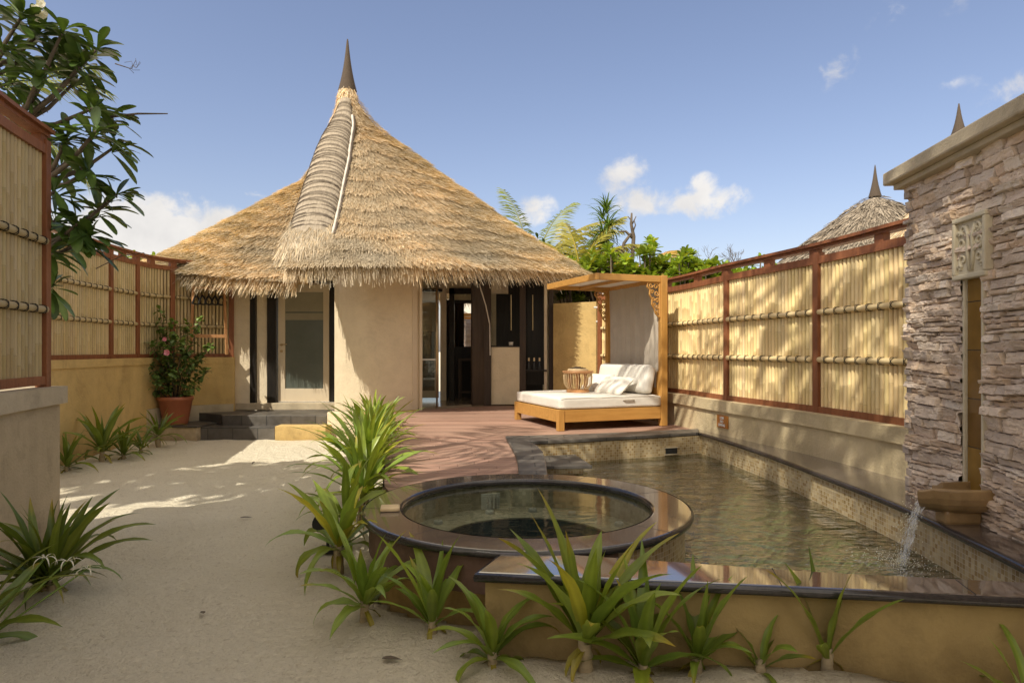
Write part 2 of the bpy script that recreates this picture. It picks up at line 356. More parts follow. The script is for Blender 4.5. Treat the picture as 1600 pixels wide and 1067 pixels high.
    def build(s, name, mat, parent=None, base=None, smooth=False, bevel=0.0, local=False, label=None, cat=None, group=None, kind=None, rec=True):
        me = bpy.data.meshes.new(name)
        off = Vector((0,0,0)); loc = Vector((0,0,0))
        V = np.array(s.v, dtype=np.float64)
        if not local:
            if parent is not None: off = Vector(WLOC[parent.name])
            else:
                if base is None:
                    mn_, mx_ = V.min(0), V.max(0); base = ((mn_[0]+mx_[0])/2, (mn_[1]+mx_[1])/2, mn_[2])
                off = Vector(base); loc = Vector(base)
        elif parent is None and base is not None: loc = Vector(base)
        V = V - np.array(off)
        me.from_pydata(V.tolist(), [], s.f)
        me.update()
        if rec:
            import bmesh
            bm = bmesh.new(); bm.from_mesh(me); bmesh.ops.recalc_face_normals(bm, faces=bm.faces[:]); bm.to_mesh(me); bm.free()
        # uv (after the normals are settled; loops may have been flipped, so match by vertex)
        uvl = me.uv_layers.new(name='UVMap'); data = np.zeros(len(me.loops)*2, dtype=np.float32)
        vw = V + np.array(off)
        for pi_, p in enumerate(me.polygons):
            if pi_ in s.uv:
                mp_ = dict(zip(s.f[pi_], s.uv[pi_]))
                for li in p.loop_indices:
                    u = mp_[me.loops[li].vertex_index]; data[2*li] = u[0]; data[2*li+1] = u[1]
            elif len(p.vertices) <= 4 or abs(p.normal.z) > .7:
                nx, ny, nz = p.normal
                if abs(nz) > .7:
                    for li in p.loop_indices:
                        q = vw[me.loops[li].vertex_index]; data[2*li] = q[0]; data[2*li+1] = q[1]
                else:
                    h = math.hypot(nx, ny) or 1
                    for li in p.loop_indices:
                        q = vw[me.loops[li].vertex_index]; data[2*li] = (q[0]*-ny + q[1]*nx)/h; data[2*li+1] = q[2]
        uvl.data.foreach_set('uv', data)
        ca = me.color_attributes.new('Col', 'FLOAT_COLOR', 'POINT')
        cc = np.ones((len(s.v), 4), dtype=np.float32); cc[:, :3] = np.array(s.c, dtype=np.float32)
        ca.data.foreach_set('color', cc.ravel())
        me.materials.append(mat)
        if smooth: me.polygons.foreach_set('use_smooth', [True]*len(me.polygons))
        o = bpy.data.objects.new(name, me); COL.objects.link(o)
        o.location = loc
        if parent is not None: o.parent = parent
        WLOC[o.name] = tuple(off) if not local else (0,0,0)
        if bevel:
            b = o.modifiers.new('Bevel', 'BEVEL'); b.width = bevel; b.segments = 2; b.limit_method = 'ANGLE'; b.angle_limit = 0.6
        tag(o, label, cat, group, kind)
        return o
def tag(o, label=None, cat=None, group=None, kind=None):
    if label: o['label'] = label
    if cat: o['category'] = cat
    if group: o['group'] = group
    if kind: o['kind'] = kind
    return o
def thing(name, label, cat, loc=(0,0,0), rz=0.0, group=None):
    o = bpy.data.objects.new(name, None); COL.objects.link(o)
    o.empty_display_size = 0.2
    o.location = loc; o.rotation_euler = (0, 0, rz); WLOC[o.name] = tuple(loc)
    return tag(o, label, cat, group)
def struct(mb, name, mat, **kw): return mb.build(name, mat, kind='structure', **kw)

def catmull(P, step=0.15):
    """smooth resampled 2D polyline"""
    out = []
    n = len(P)
    for i in range(n-1):
        p0 = P[max(i-1, 0)]; p1 = P[i]; p2 = P[i+1]; p3 = P[min(i+2, n-1)]
        l = math.hypot(p2[0]-p1[0], p2[1]-p1[1]); k = max(1, int(l/step))
        for j in range(k):
            t = j/k
            out.append(tuple(0.5*((2*p1[a]) + (-p0[a]+p2[a])*t + (2*p0[a]-5*p1[a]+4*p2[a]-p3[a])*t*t + (-p0[a]+3*p1[a]-3*p2[a]+p3[a])*t**3) for a in range(2)))
    out.append(tuple(P[-1])); return out
def offset(P, d):
    """offset polyline to its left by d"""
    out = []
    for i in range(len(P)):
        a = P[max(i-1, 0)]; b = P[min(i+1, len(P)-1)]
        tx, ty = b[0]-a[0], b[1]-a[1]; l = math.hypot(tx, ty) or 1
        out.append((P[i][0] - ty/l*d, P[i][1] + tx/l*d))
    return out
def arclen(P):
    s = [0.0]
    for i in range(1, len(P)): s.append(s[-1] + math.hypot(P[i][0]-P[i-1][0], P[i][1]-P[i-1][1]))
    return s
def along(P, S, s):
    s = min(max(s, 0), S[-1])
    for i in range(1, len(S)):
        if S[i] >= s:
            t = (s-S[i-1])/max(S[i]-S[i-1], 1e-9)
            a, b = P[i-1], P[i]
            tx, ty = b[0]-a[0], b[1]-a[1]; l = math.hypot(tx, ty) or 1
            return (a[0]+tx*t, a[1]+ty*t), (tx/l, ty/l)
def nearest_s(P, S, q):
    return min(zip(S, P), key=lambda sp: (sp[1][0]-q[0])**2 + (sp[1][1]-q[1])**2)[0]
def subpath(P, S, s0, s1, step=0.12):
    n = max(2, int((s1-s0)/step)+1)
    return [along(P, S, s0 + (s1-s0)*k/(n-1))[0] for k in range(n)]

# ------------------------------------------------------------------ camera, sky, sun
cam = bpy.data.cameras.new('camera'); cam_o = bpy.data.objects.new('camera', cam); COL.objects.link(cam_o)
cam_o.location = (0, 0, 1.5); cam_o.rotation_euler = (PI/2, 0, 0)
cam.sensor_width = 36; cam.lens = 1040/1600*36; cam.shift_y = 13.5/1600
cam.clip_start = 0.05; cam.clip_end = 3000
scene.camera = cam_o
scene.render.resolution_x = 1024; scene.render.resolution_y = 682
scene.view_settings.view_transform = 'Standard'; scene.view_settings.look = 'None'
scene.view_settings.exposure = 0; scene.view_settings.gamma = 1
scene.render.engine = 'CYCLES'
scene.cycles.use_denoising = True
scene.cycles.max_bounces = 10; scene.cycles.transparent_max_bounces = 16
scene.cycles.sample_clamp_indirect = 6

LD = Vector((0.54, 0.70, -1.0)).normalized()      # direction light travels
sun = bpy.data.lights.new('sun', 'SUN'); sun.energy = 5.0; sun.angle = math.radians(0.45); sun.color = (1.0, 0.93, 0.79)
sun_o = bpy.data.objects.new('sun', sun); COL.objects.link(sun_o)
sun_o.rotation_euler = LD.to_track_quat('-Z', 'Y').to_euler(); sun_o.location = (-20, -15, 25)
SD = -LD
elev = math.asin(SD.z); azim = math.atan2(SD.x, SD.y)      # sun_rotation is measured from +Y, clockwise

w = bpy.data.worlds.new('World'); scene.world = w; w.use_nodes = True
nt = w.node_tree
for n in list(nt.nodes): nt.nodes.remove(n)
wo = N(nt, 'ShaderNodeOutputWorld'); bg = N(nt, 'ShaderNodeBackground')
sky = N(nt, 'ShaderNodeTexSky', sky_type='NISHITA', sun_disc=False)
sky.sun_elevation = elev; sky.sun_rotation = azim; sky.air_density = 1.0; sky.dust_density = 1.6; sky.ozone_density = 1.6
tc = N(nt, 'ShaderNodeTexCoord')
skyc = mixc(nt, sky.outputs[0], (1.30, 1.12, 1.10), 1.0, 'MULTIPLY')
def dirn(px, py):
    v = Vector(((px-800)/1040, 1, (547-py)/1040)); v.normalize(); return v
clouds = [(250, 372, 115, 44, 1.5), (205, 372, 62, 46, 1.5), (262, 350, 30, 28, 1.2), (330, 355, 30, 20, 1.1), (1098, 314, 54, 22, .85), (1105, 299, 28, 22, .75), (975, 272, 36, 28, .6),
          (992, 318, 34, 24, .66), (1305, 105, 36, 28, .30), (1590, 150, 50, 30, .34), (1435, 12, 60, 24, .25), (835, 328, 34, 20, .6), (402, 305, 26, 5, .5), (1480, 130, 60, 12, .18)]
mask = None
nz0 = N(nt, 'ShaderNodeTexNoise', i_Scale=9.0, i_Detail=6.0, i_Roughness=0.55); L(nt, tc.outputs['Generated'], nz0.inputs['Vector'])
for (px, py, rx, ry, st) in clouds:
    c = dirn(px, py)
    sub = N(nt, 'ShaderNodeVectorMath', operation='SUBTRACT'); L(nt, tc.outputs['Generated'], sub.inputs[0]); sub.inputs[1].default_value = c
    mul = N(nt, 'ShaderNodeVectorMath', operation='MULTIPLY'); L(nt, sub.outputs[0], mul.inputs[0])
    k = 1040/1.05
    mul.inputs[1].default_value = (k/rx, k/rx, k/ry)
    ln = N(nt, 'ShaderNodeVectorMath', operation='LENGTH'); L(nt, mul.outputs[0], ln.inputs[0])
    v = math_(nt, 'MULTIPLY', math_(nt, 'SUBTRACT', 1.55, ln.outputs['Value'], False), st, False)
    v = math_(nt, 'MAXIMUM', v, 0.0)
    mask = v if mask is None else math_(nt, 'MAXIMUM', mask, v)
nzc = N(nt, 'ShaderNodeTexNoise', i_Scale=26.0, i_Detail=8.0, i_Roughness=0.58, i_Distortion=0.3); L(nt, tc.outputs['Generated'], nzc.inputs['Vector'])
gate = math_(nt, 'MULTIPLY', mask, 3.0, True)
dens = math_(nt, 'MULTIPLY', math_(nt, 'ADD', mask, math_(nt, 'MULTIPLY', math_(nt, 'SUBTRACT', nzc.outputs['Fac'], 0.55), 2.6)), gate, True)
mr = N(nt, 'ShaderNodeMapRange', interpolation_type='SMOOTHSTEP'); mr.inputs['From Min'].default_value = 0.12; mr.inputs['From Max'].default_value = 0.95
L(nt, dens, mr.inputs['Value'])
ccol = ramp(nt, nz0.outputs['Fac'], [(0.35, (5.0, 4.8, 4.6)), (0.65, (6.6, 6.3, 5.9))])
fin = mixc(nt, skyc, ccol, math_(nt, 'MULTIPLY', mr.outputs[0], 0.9))
# added fill light: unseen bright warm clouds behind the viewpoint and overhead
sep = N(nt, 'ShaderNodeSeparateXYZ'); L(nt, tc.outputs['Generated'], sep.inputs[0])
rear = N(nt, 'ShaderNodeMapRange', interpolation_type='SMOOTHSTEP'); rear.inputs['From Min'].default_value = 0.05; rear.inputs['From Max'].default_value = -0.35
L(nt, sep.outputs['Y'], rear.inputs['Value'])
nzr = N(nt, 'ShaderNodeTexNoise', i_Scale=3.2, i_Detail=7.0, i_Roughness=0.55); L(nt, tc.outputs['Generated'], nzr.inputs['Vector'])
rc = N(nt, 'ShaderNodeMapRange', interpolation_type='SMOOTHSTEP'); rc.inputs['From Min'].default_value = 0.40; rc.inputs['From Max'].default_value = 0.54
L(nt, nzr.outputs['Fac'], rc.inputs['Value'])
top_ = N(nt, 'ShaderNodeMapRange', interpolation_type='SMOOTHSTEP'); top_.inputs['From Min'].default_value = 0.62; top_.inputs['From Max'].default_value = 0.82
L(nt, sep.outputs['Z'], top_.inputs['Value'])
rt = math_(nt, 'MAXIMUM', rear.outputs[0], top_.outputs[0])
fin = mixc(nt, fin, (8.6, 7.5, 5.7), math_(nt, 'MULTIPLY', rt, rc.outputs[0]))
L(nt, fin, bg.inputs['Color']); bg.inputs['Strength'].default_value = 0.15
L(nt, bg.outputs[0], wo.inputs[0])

# ------------------------------------------------------------------ ground
ZD, ZC = 0.42, 0.45
SPA = (0.10, 4.575)
g = MB()
xs = sorted(set([-400, -120, -40, -20, -12] + [round(-9 + .12*i, 3) for i in range(0, 92)] + [2.1, 2.6, 3.2, 4, 6, 10, 20, 40, 120, 400]))
ys = sorted(set([-400, -120, -40, -12, -4, 0, .8] + [round(1.4 + .12*i, 3) for i in range(0, 90)] + [12.5, 14, 18, 30, 60, 150, 500]))
mounds = [(-.77, 3.5, .05), (-.42, 3.4, .05), (0.0, 3.05, .04), (.35, 3.0, .05), (.9, 2.95, .05), (1.4, 2.98, .07), (-2.8, 4.0, .06), (-5.5, 8.6, .08), (-1.2, 4.3, .04), (-5.7, 9.6, .06)]
def sand_z(x, y):
    z = 0.026*mn.noise(Vector((x*.8, y*.8, 0))) + 0.022*mn.noise(Vector((x*2.6, y*2.6, 2))) + 0.014*mn.noise(Vector((x*6, y*6, 5)))
    for (mx, my, mh) in mounds: z += mh*math.exp(-((x-mx)**2 + (y-my)**2)/.06)
    if x > 2.1 or y > 12.2: z = min(z, 0) - .02
    return z
PW = [(-.02, 3.3), (2.6, 2.9), (2.6, 9), (0.2, 8.2), (0.0, 5.5)]
def inpoly(p, poly):
    c = False; n = len(poly)
    for i in range(n):
        a, b = poly[i], poly[i-1]
        if (a[1] > p[1]) != (b[1] > p[1]) and p[0] < (b[0]-a[0])*(p[1]-a[1])/(b[1]-a[1]) + a[0]: c = not c
    return c
idx = {}
for j, y in enumerate(ys):
    for i, x in enumerate(xs):
        z = sand_z(x, y)
        inside = (inpoly((x, y), PW)) or math.hypot(x-SPA[0], y-SPA[1]) < .98
        if inside: z = -1.6
        idx[i, j] = len(g.v); g.v.append((x, y, z)); g.c.append((1, 1, 1))
for j in range(len(ys)-1):
    for i in range(len(xs)-1):
        g.f.append((idx[i, j], idx[i+1, j], idx[i+1, j+1], idx[i, j+1]))
struct(g, 'sand_ground', M['sand'], smooth=True, base=(0, 0, 0), rec=False)

# ------------------------------------------------------------------ deck
d_ = MB()
def deck_left(y):
    P = [(5.0, -.9), (5.3, -1.02), (6.3, -1.2), (8.5, -1.62), (11.6, -2.35), (14, -2.6)]
    for (a, xa), (b, xb) in zip(P, P[1:]):
        if a <= y <= b: return xa + (xb-xa)*(y-a)/(b-a)
    return P[-1][1]
def deck_right(y):
    if y < 5.66: return SPA[0] - math.sqrt(max(0, 1.04**2 - (y-SPA[1])**2))
    P = [(5.66, .07), (6.74, .055), (8.12, -.06), (8.16, .1), (8.34, .83), (8.88, 2.38), (9.1, 2.55), (14, 3.2)]
    for (a, xa), (b, xb) in zip(P, P[1:]):
        if a <= y <= b: return xa + (xb-xa)*(y-a)/(b-a)
    return P[-1][1]
y = 5.02
while y < 12.9:
    y1 = y + .118
    l0, l1 = deck_left(y), deck_left(y1); r0, r1 = deck_right(y), deck_right(y1)
    t = R.uniform(.82, 1.12); cuts = [0]; 
    while cuts[-1] < 1: cuts.append(min(1, cuts[-1] + R.uniform(.3, .8)))
    for a, b in zip(cuts, cuts[1:]):
        t = R.uniform(.80, 1.12); t2 = t*R.uniform(.95, 1.03)
        if abs(b-a) < .02: continue
        q = [(l0+(r0-l0)*a+.002, y), (l0+(r0-l0)*b-.002, y), (l1+(r1-l1)*b-.002, y1-.007), (l1+(r1-l1)*a+.002, y1-.007)]
        d_.prism(q, ZD-.03, ZD+R.uniform(0, .0015), col=(t, t2, t2))
    y = y1
deck = thing('timber_deck', 'red brown plank deck between the thatched hut and the pool', 'deck', (-.8, 8.5, 0))
d_.build('planking', M['deck'], deck)
fa = MB()
yy = [5.0+.3*k for k in range(28)]
fa.ribbon([(deck_left(y)-.01, y) for y in yy], 0.0, ZD-.005)
fa.prism([(deck_left(y)+.004, y) for y in yy if y > 5.2] + [(deck_right(y)-.02, y) for y in yy[::-1] if y > 5.7], .36, ZD-.036)
fa.build('fascia', M['plum'], deck)

# ------------------------------------------------------------------ pool
pool_right = catmull([(2.42, 8.55), (2.53, 7.8), (2.62, 6.8), (2.66, 5.54), (2.66, 4.5), (2.575, 3.6), (2.5, 2.98)], .2)
back_in = [(.19, 7.69), (.79, 7.88), (1.6, 8.20), (2.42, 8.55)]
left_in = [(.285, 5.66), (.30, 6.3), (.30, 6.9), (.25, 7.4), (.19, 7.69)]
front_in = [(2.5, 2.98), (1.5, 3.17), (.45, 3.42)]
arc = [(SPA[0]+1.045*math.cos(a), SPA[1]+1.045*math.sin(a)) for a in [math.radians(-68 + 148*k/24) for k in range(25)]]
pool_loop = left_in + back_in[1:] + pool_right[1:] + front_in[1:] + arc
pool = thing('swimming_pool', 'curved plunge pool lined with beige mosaic beside the bamboo fence', 'pool', (1.4, 5.8, 0))
pw = MB(); pw.ribbon(left_in + back_in[1:] + pool_right[1:] + front_in[1:], -1.1, ZC-.045)
pw.build('mosaic_lining', M['mosaic'], pool)
pf = MB(); pf.prism(pool_loop, 0, -1.05, top_only=True); pf.build('pool_floor', M['poolfloor'], pool)
# low rear bench under water
wt = MB(); wt.prism(pool_loop, 0, .175, top_only=True)
struct(wt, 'pool_water', M['water'], rec=False)
fence_pts = [(3.40, 4.6), (3.34, 5.2), (3.28, 5.6), (3.11, 6.73), (2.72, 8.35), (2.5, 9.6), (2.12, 10.75), (1.68, 11.55), (1.42, 11.9)]
FR = catmull(fence_pts, .12)
FRi = offset(FR, .14)      # pool side of the low wall (path runs away from camera, left is -X)
FRo = offset(FR, -.12)
cop = MB()
outer_r = [p for p in FRi if p[1] < 8.95]
stone_a, stone_b = (2.935, 4.92), (2.60, 1.6)
def stone_x(y): return stone_b[0] + (stone_a[0]-stone_b[0])*(y-stone_b[1])/(stone_a[1]-stone_b[1])
poly = [(x-.02, y) for x, y in pool_right][::-1]
poly = [(2.46, 2.75)] + poly + [(2.5, 8.9)] + [(p[0]+.03, p[1]) for p in outer_r[::-1] if p[1] > 5.0] + [(stone_x(4.9)+.1, 4.9), (stone_x(2.75)+.1, 2.75)]
cop.prism(poly, ZC-.045, ZC)
cop.build('coping', M['granite'], pool, bevel=.008)
# rim of dark nosing on the pool side
def nosing(pts, r=.024, z=ZC-.023): 
    n_ = MB(); n_.tube([(x, y, z) for x, y in pts], r, 8); return n_
nosing([(x-.02, y) for x, y in pool_right]).build('nosing', M['granite_dark'], pool, smooth=True)
bc = MB()
bc.prism([(-.08, 8.15), (.83, 8.34), (2.49, 8.895), (2.395, 8.54), (1.6, 8.18), (.79, 7.86), (.19, 7.67)], ZC-.04, ZC+.001)
bc.build('coping', M['slate'], pool, bevel=.008)
lc = MB()
lo = [(.055, 5.62), (.055, 6.2), (.035, 6.74), (-.02, 7.4), (-.08, 8.146)]; li_ = [(.30, 5.62), (.32, 6.3), (.32, 6.9), (.27, 7.4), (.188, 7.666)]
lc.prism(lo + li_[::-1], ZC-.04, ZC+.0005)
lc.build('coping', M['slate'], pool, bevel=.008)
lf = MB(); lf.ribbon(lo, 0, ZC-.04); lf.ribbon([(-.08, 8.15), (.83, 8.34), (2.49, 8.9)], 0, ZC-.04); lf.build('coping_edge', M['plum'], pool)
st = MB(); st.prism([(.31, 7.68), (.74, 7.80), (.85, 7.05), (.33, 7.02)], .245, .28)
st.build('step_slab', M['slate'], pool, bevel=.006)
st = MB(); st.prism([(.28, 7.70), (.68, 7.80), (.76, 7.13), (.30, 7.12)], -.3, .244); st.build('step_support', M['mosaic'], pool)
sk = MB(); cxp = (2.0, 8.345)
sk.box((2.0, 8.375, .235), (.17, .03, .075), rz=.39); sk.build('skimmer_opening', M['blackmetal'], pool)
sk = MB()
for dz in (-.042, .042): sk.box((2.0, 8.368, .235+dz), (.2, .03, .012), rz=.39)
sk.build('skimmer_frame', M['concrete'], pool)
# front wall of the pool
fw = MB()
f_out = [(-.13, 3.235), (.6, 3.13), (1.4, 3.02), (2.75, 2.835)]
f_inn = [(-.03, 3.50), (.6, 3.385), (1.4, 3.23), (2.75, 2.98)]
fw.wall([(x, y+.0) for x, y in f_out], [(x, y-.015) for x, y in f_inn], -.05, .392)
fw.build('front_wall', M['yellow_shaded'], pool)
fc = MB()
fc.prism([(-.17, 3.195), (.6, 3.09), (1.4, 2.98), (2.78, 2.79), (2.78, 2.99), (1.5, 3.20), (.45, 3.44), (-.03, 3.56)], .392, .436)
fc.build('coping', M['granite_wet'], pool, bevel=.01)
nb = MB(); nb.tube([(-.03, 3.56, .412), (-.172, 3.192, .412), (.6, 3.087, .412), (1.4, 2.977, .412), (2.78, 2.787, .412)], .023, 8)
nb.build('nosing', M['granite_dark'], pool, smooth=True)
fl = MB(); fl.ribbon([(2.5, 2.985), (1.5, 3.175), (.45, 3.425)], -.9, .39); fl.build('mosaic_lining', M['mosaic'], pool)

# ------------------------------------------------------------------ spa
spa = thing('hot_tub', 'round sunken whirlpool with a wide polished granite rim and mosaic side', 'hot tub', (SPA[0], SPA[1], 0))
s_ = MB(); s_.lathe([(.85, ZC-.045), (.845, ZC-.02), (.85, ZC-.004), (.862, ZC), (1.085, ZC), (1.1, ZC-.006), (1.106, ZC-.022), (1.1, ZC-.042), (1.05, ZC-.045)], SPA, 96)
s_.build('rim', M['granite'], spa, smooth=False)
s_ = MB(); s_.lathe([(1.096, ZC-.001), (1.108, ZC-.008), (1.112, ZC-.022), (1.106, ZC-.040), (1.06, ZC-.047)], SPA, 96)
s_.build('nosing', M['granite_dark'], spa, smooth=True)
s_ = MB(); s_.lathe([(.853, ZC-.048), (.839, ZC-.04), (.836, ZC-.022), (.84, ZC-.008), (.853, ZC+.001)], SPA, 96)
s_.build('inner_nosing', M['granite_dark'], spa, smooth=True)
s_ = MB(); s_.lathe([(1.06, .20), (1.06, ZC-.047)], SPA, 64, math.radians(95), math.radians(297)); s_.build('skirt', M['plum'], spa, smooth=True)
s_ = MB(); s_.lathe([(1.03, -.05), (1.03, .20), (1.06, .2)], SPA, 64, math.radians(95), math.radians(297)); s_.build('plinth', M['yellow'], spa, smooth=True)
s_ = MB(); s_.lathe([(1.055, -1.05), (1.055, ZC-.047)], SPA, 64, math.radians(-75), math.radians(96)); s_.build('mosaic_side', M['mosaic'], spa, smooth=True)
s_ = MB(); s_.lathe([(.868, ZC-.046), (.868, .22), (.60, .20), (.60, .05)], SPA, 96); s_.build('mosaic_lining', M['spatile'], spa)
s_ = MB(); s_.lathe([(.60, .05), (.01, .05)], SPA, 64); s_.build('tub_floor', M['bluetile'], spa)
s_ = MB(); s_.lathe([(.598, .19), (.598, .055)], SPA, 96); s_.build('tub_wall', M['bluetile'], spa)
s_ = MB(); s_.lathe([(.865, .408), (.002, .408)], SPA, 96); s_.build('water_surface', M['spawater'], spa, smooth=True)
for (a, r) in ((60, .74), (85, .75), (112, .74), (25, .76), (150, .75)):
    q = MB(); cx_, cy_ = SPA[0]+r*math.cos(math.radians(a)), SPA[1]+r*math.sin(math.radians(a))
    q.lathe([(.012, .228), (.014, .236), (.030, .236), (.034, .226), (.034, .20)], (cx_, cy_), 20); q.build('jet', M['whiteplastic'], spa, smooth=True)
gr = MB(); gx, gy = SPA[0]-.27, SPA[1]+.70
for k in range(5): gr.box((gx-.055+.0275*k, gy, .30), (.011, .014, .09), rz=.2)
gr.box((gx, gy+.012, .30), (.15, .01, .125), rz=.2)
gr.build('drain_grille', M['whiteplastic'], spa, bevel=.003)
cb = MB(); cb.box((-.80, 4.17+.2, ZC+.0145), (.125, .115, .025), rz=.15)
cb.build('wooden_block', M['slatwood'], bevel=.008, label='small square wooden block lying on the granite rim of the hot tub', cat='block')

# ------------------------------------------------------------------ fences
def culm(mb, x, y, z0, z1, r, tint, nrm):
    """one bamboo culm with nodes; only the half facing nrm is closed"""
    zs = [z0]; z = z0 + R.uniform(.05, .3)
    nodes = []
    while z < z1 - .03: nodes.append(z); z += R.uniform(.26, .36)
    rings = [(z0, r, 1)]
    for z in nodes: rings += [(z-.010, r, 1), (z-.004, r*1.1, .95), (z, r*.99, .74), (z+.004, r*1.07, 1.05), (z+.010, r, 1)]
    rings.append((z1, r, 1))
    n = 7; a0 = math.atan2(nrm[1], nrm[0])
    vs = []; cs = []
    for (z, rr, c) in rings:
        for k in range(n):
            a = a0 - PI*.62 + PI*1.24*k/(n-1)
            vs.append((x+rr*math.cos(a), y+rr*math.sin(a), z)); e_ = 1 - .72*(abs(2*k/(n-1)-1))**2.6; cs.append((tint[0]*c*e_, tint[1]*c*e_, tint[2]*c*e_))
    fs = []
    for i in range(len(rings)-1):
        for k in range(n-1): fs.append((i*n+k, i*n+k+1, (i+1)*n+k+1, (i+1)*n+k))
    mb.add(vs, fs, cs)
def bamboo_fence(name, label, path, posts, zb, zt, side, stubs=None, cap=True, rails=(.33, .66), dark=1.0, skip_posts=()):
    """posts: list of arc positions along path. side=+1: faces left of the path"""
    S = arclen(path)
    b0 = along(path, S, posts[0])[0]
    t = thing(name, label, 'fence', (b0[0], b0[1], zb), 0, None)
    H = zt - zb
    for k, s in enumerate(posts):
        if k in skip_posts: continue
        p, d = along(path, S, s)
        m = MB(); m.box((p[0]+(-d[1])*side*.012, p[1]+d[0]*side*.012, (zb+zt)/2 + .02), (.085, .085, H+.13), rz=math.atan2(d[1], d[0]))
        m.build('post', M['redwood'], t, bevel=.004)
    for k in range(len(posts)-1):
        s0, s1 = posts[k], posts[k+1]
        m = MB(); n = int((s1-s0-.09)/.056); 
        for i in range(n):
            s = s0 + .06 + (s1-s0-.12)*i/max(1, n-1)
            p, d = along(path, S, s); nr = (-d[1]*side, d[0]*side)
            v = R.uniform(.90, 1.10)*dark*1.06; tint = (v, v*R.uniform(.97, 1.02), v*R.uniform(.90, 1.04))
            culm(m, p[0], p[1], zb+.06, zt-.03, R.uniform(.024, .028), tint, nr)
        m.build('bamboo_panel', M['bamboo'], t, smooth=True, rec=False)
        sp = subpath(path, S, s0+.03, s1-.03)
        bk = MB(); bk.wall(offset(sp, -side*.03), offset(sp, -side*.045), zb+.03, zt); bk.build('backing', M['darkwood'], t)
        fr = offset(sp, side*.012)
        for (z, h) in ((zb+.03, .07), (zt+.005, .075)):
            q = MB(); q.wall(offset(fr, .036), offset(fr, -.036), z-h/2, z+h/2); q.build('rail', M['redwood'], t, bevel=.003)
        for f in rails:
            z = zb + .06 + (H-.09)*f
            rp = offset(subpath(path, S, s0+.06, s1-.06, .06), side*.052)
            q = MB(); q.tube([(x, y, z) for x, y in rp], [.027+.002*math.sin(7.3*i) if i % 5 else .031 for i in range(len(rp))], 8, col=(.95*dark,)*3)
            rail = q.build('bamboo_rail', M['bamboo'], t, smooth=True)
            q = MB(); RS = arclen(rp); s = .05; twine = []
            while s < RS[-1]-.03:
                p, d = along(rp, RS, s)
                for tilt in (-.35, .35):
                    for j in range(11):
                        a = 2*PI*j/10 - PI*.5*side
                        o = math.sin(a)*.0335; zz = math.cos(a)*.0335; sh = math.cos(a)*tilt*.06
                        twine.append((p[0]-d[1]*o+d[0]*sh, p[1]+d[0]*o+d[1]*sh, z+zz))
                s += .155
            q.tube(twine, .0032, 4)
            q.build('lashing', M['lash'], rail)
    if cap:
        sp = subpath(path, S, posts[0]-.04, posts[-1]+.04)
        q = MB(); q.wall(offset(sp, .085), offset(sp, -.085), zt+.145, zt+.175); q.build('cap_board', M['redwood'], t, bevel=.004)
        q = MB(); q.wall(offset(sp, .05), offset(sp, -.05), zt+.115, zt+.145); q.build('cap_rail', M['redwood'], t)
        for s in (stubs or []):
            p, d = along(path, S, s)
            q = MB(); q.box((p[0], p[1], zt+.078), (.11, .07, .075), rz=math.atan2(d[1], d[0])); q.build('spacer', M['redwood'], t)
    return t
S_ = arclen(FR)
sp1 = nearest_s(FR, S_, (3.11, 6.73)); sp2 = nearest_s(FR, S_, (2.72, 8.35)); sp3 = nearest_s(FR, S_, (2.36, 10.1)); sp4 = nearest_s(FR, S_, (1.52, 11.75))
posts = [.15, sp1, sp2, sp3, sp4]
stubs = [.15+.35, (.15+sp1)/2+.1, sp1+.06, (sp1+sp2)/2, sp2+.06, (sp2+sp3)/2, sp3, (sp3+sp4)/2]
bamboo_fence('bamboo_fence', 'long sunlit bamboo panel fence with red brown frame on the wall beside the pool', FR, posts, .87, 2.40, 1, stubs, dark=1.28)  # bamboo tint raised, putting extra sunlight into this fence's colour
lw = MB(); lw.wall(FRi, FRo, -.05, .74); 
rw = thing('low_wall', 'low cream wall carrying the bamboo fence along the pool edge', 'wall', (3.0, 7, 0))
lw.build('wall_body', M['sidewall'], rw)
lw = MB(); lw.wall(offset(FR, .175), offset(FR, -.15), .74, .872); lw.build('wall_cap', M['sidewall'], rw, bevel=.012)
# sign on the low wall
def text_mesh(body, size, ext=.0015):
    c = bpy.data.curves.new('lettering', 'FONT'); c.body = body; c.size = size; c.align_x = 'CENTER'; c.align_y = 'CENTER'; c.extrude = ext; c.offset = size*.02; c.space_line = 1.0
    o = bpy.data.objects.new('tmp', c); COL.objects.link(o)
    dg = bpy.context.evaluated_depsgraph_get(); me = bpy.data.meshes.new_from_object(o.evaluated_get(dg))
    bpy.data.objects.remove(o); bpy.data.curves.remove(c); return me
sS = nearest_s(FRi, arclen(FRi), (2.60, 8.25)); sp_, sd_ = along(FRi, arclen(FRi), sS)
nrm = Vector((-sd_[1], sd_[0], 0))
sg = thing('warning_sign', 'small varnished wooden plaque reading 1.2M NO DIVING on the low wall', 'sign', (sp_[0], sp_[1], .62), math.atan2(-sd_[1], -sd_[0]))
q = MB(); q.box((0, -.014, 0), (.24, .02, .155)); q.build('board', M['signwood'], sg, local=True, bevel=.003)
for k, tx in enumerate(('1.2M', 'NO', 'DIVING')):
    me = text_mesh(tx, .046); me.name = 'lettering'; me.materials.clear(); me.materials.append(M['signwhite'])
    o = bpy.data.objects.new('lettering', me); COL.objects.link(o); o.parent = sg
    o.rotation_euler = (PI/2, 0, 0); o.location = (0, -.0265, .045 - .045*k)

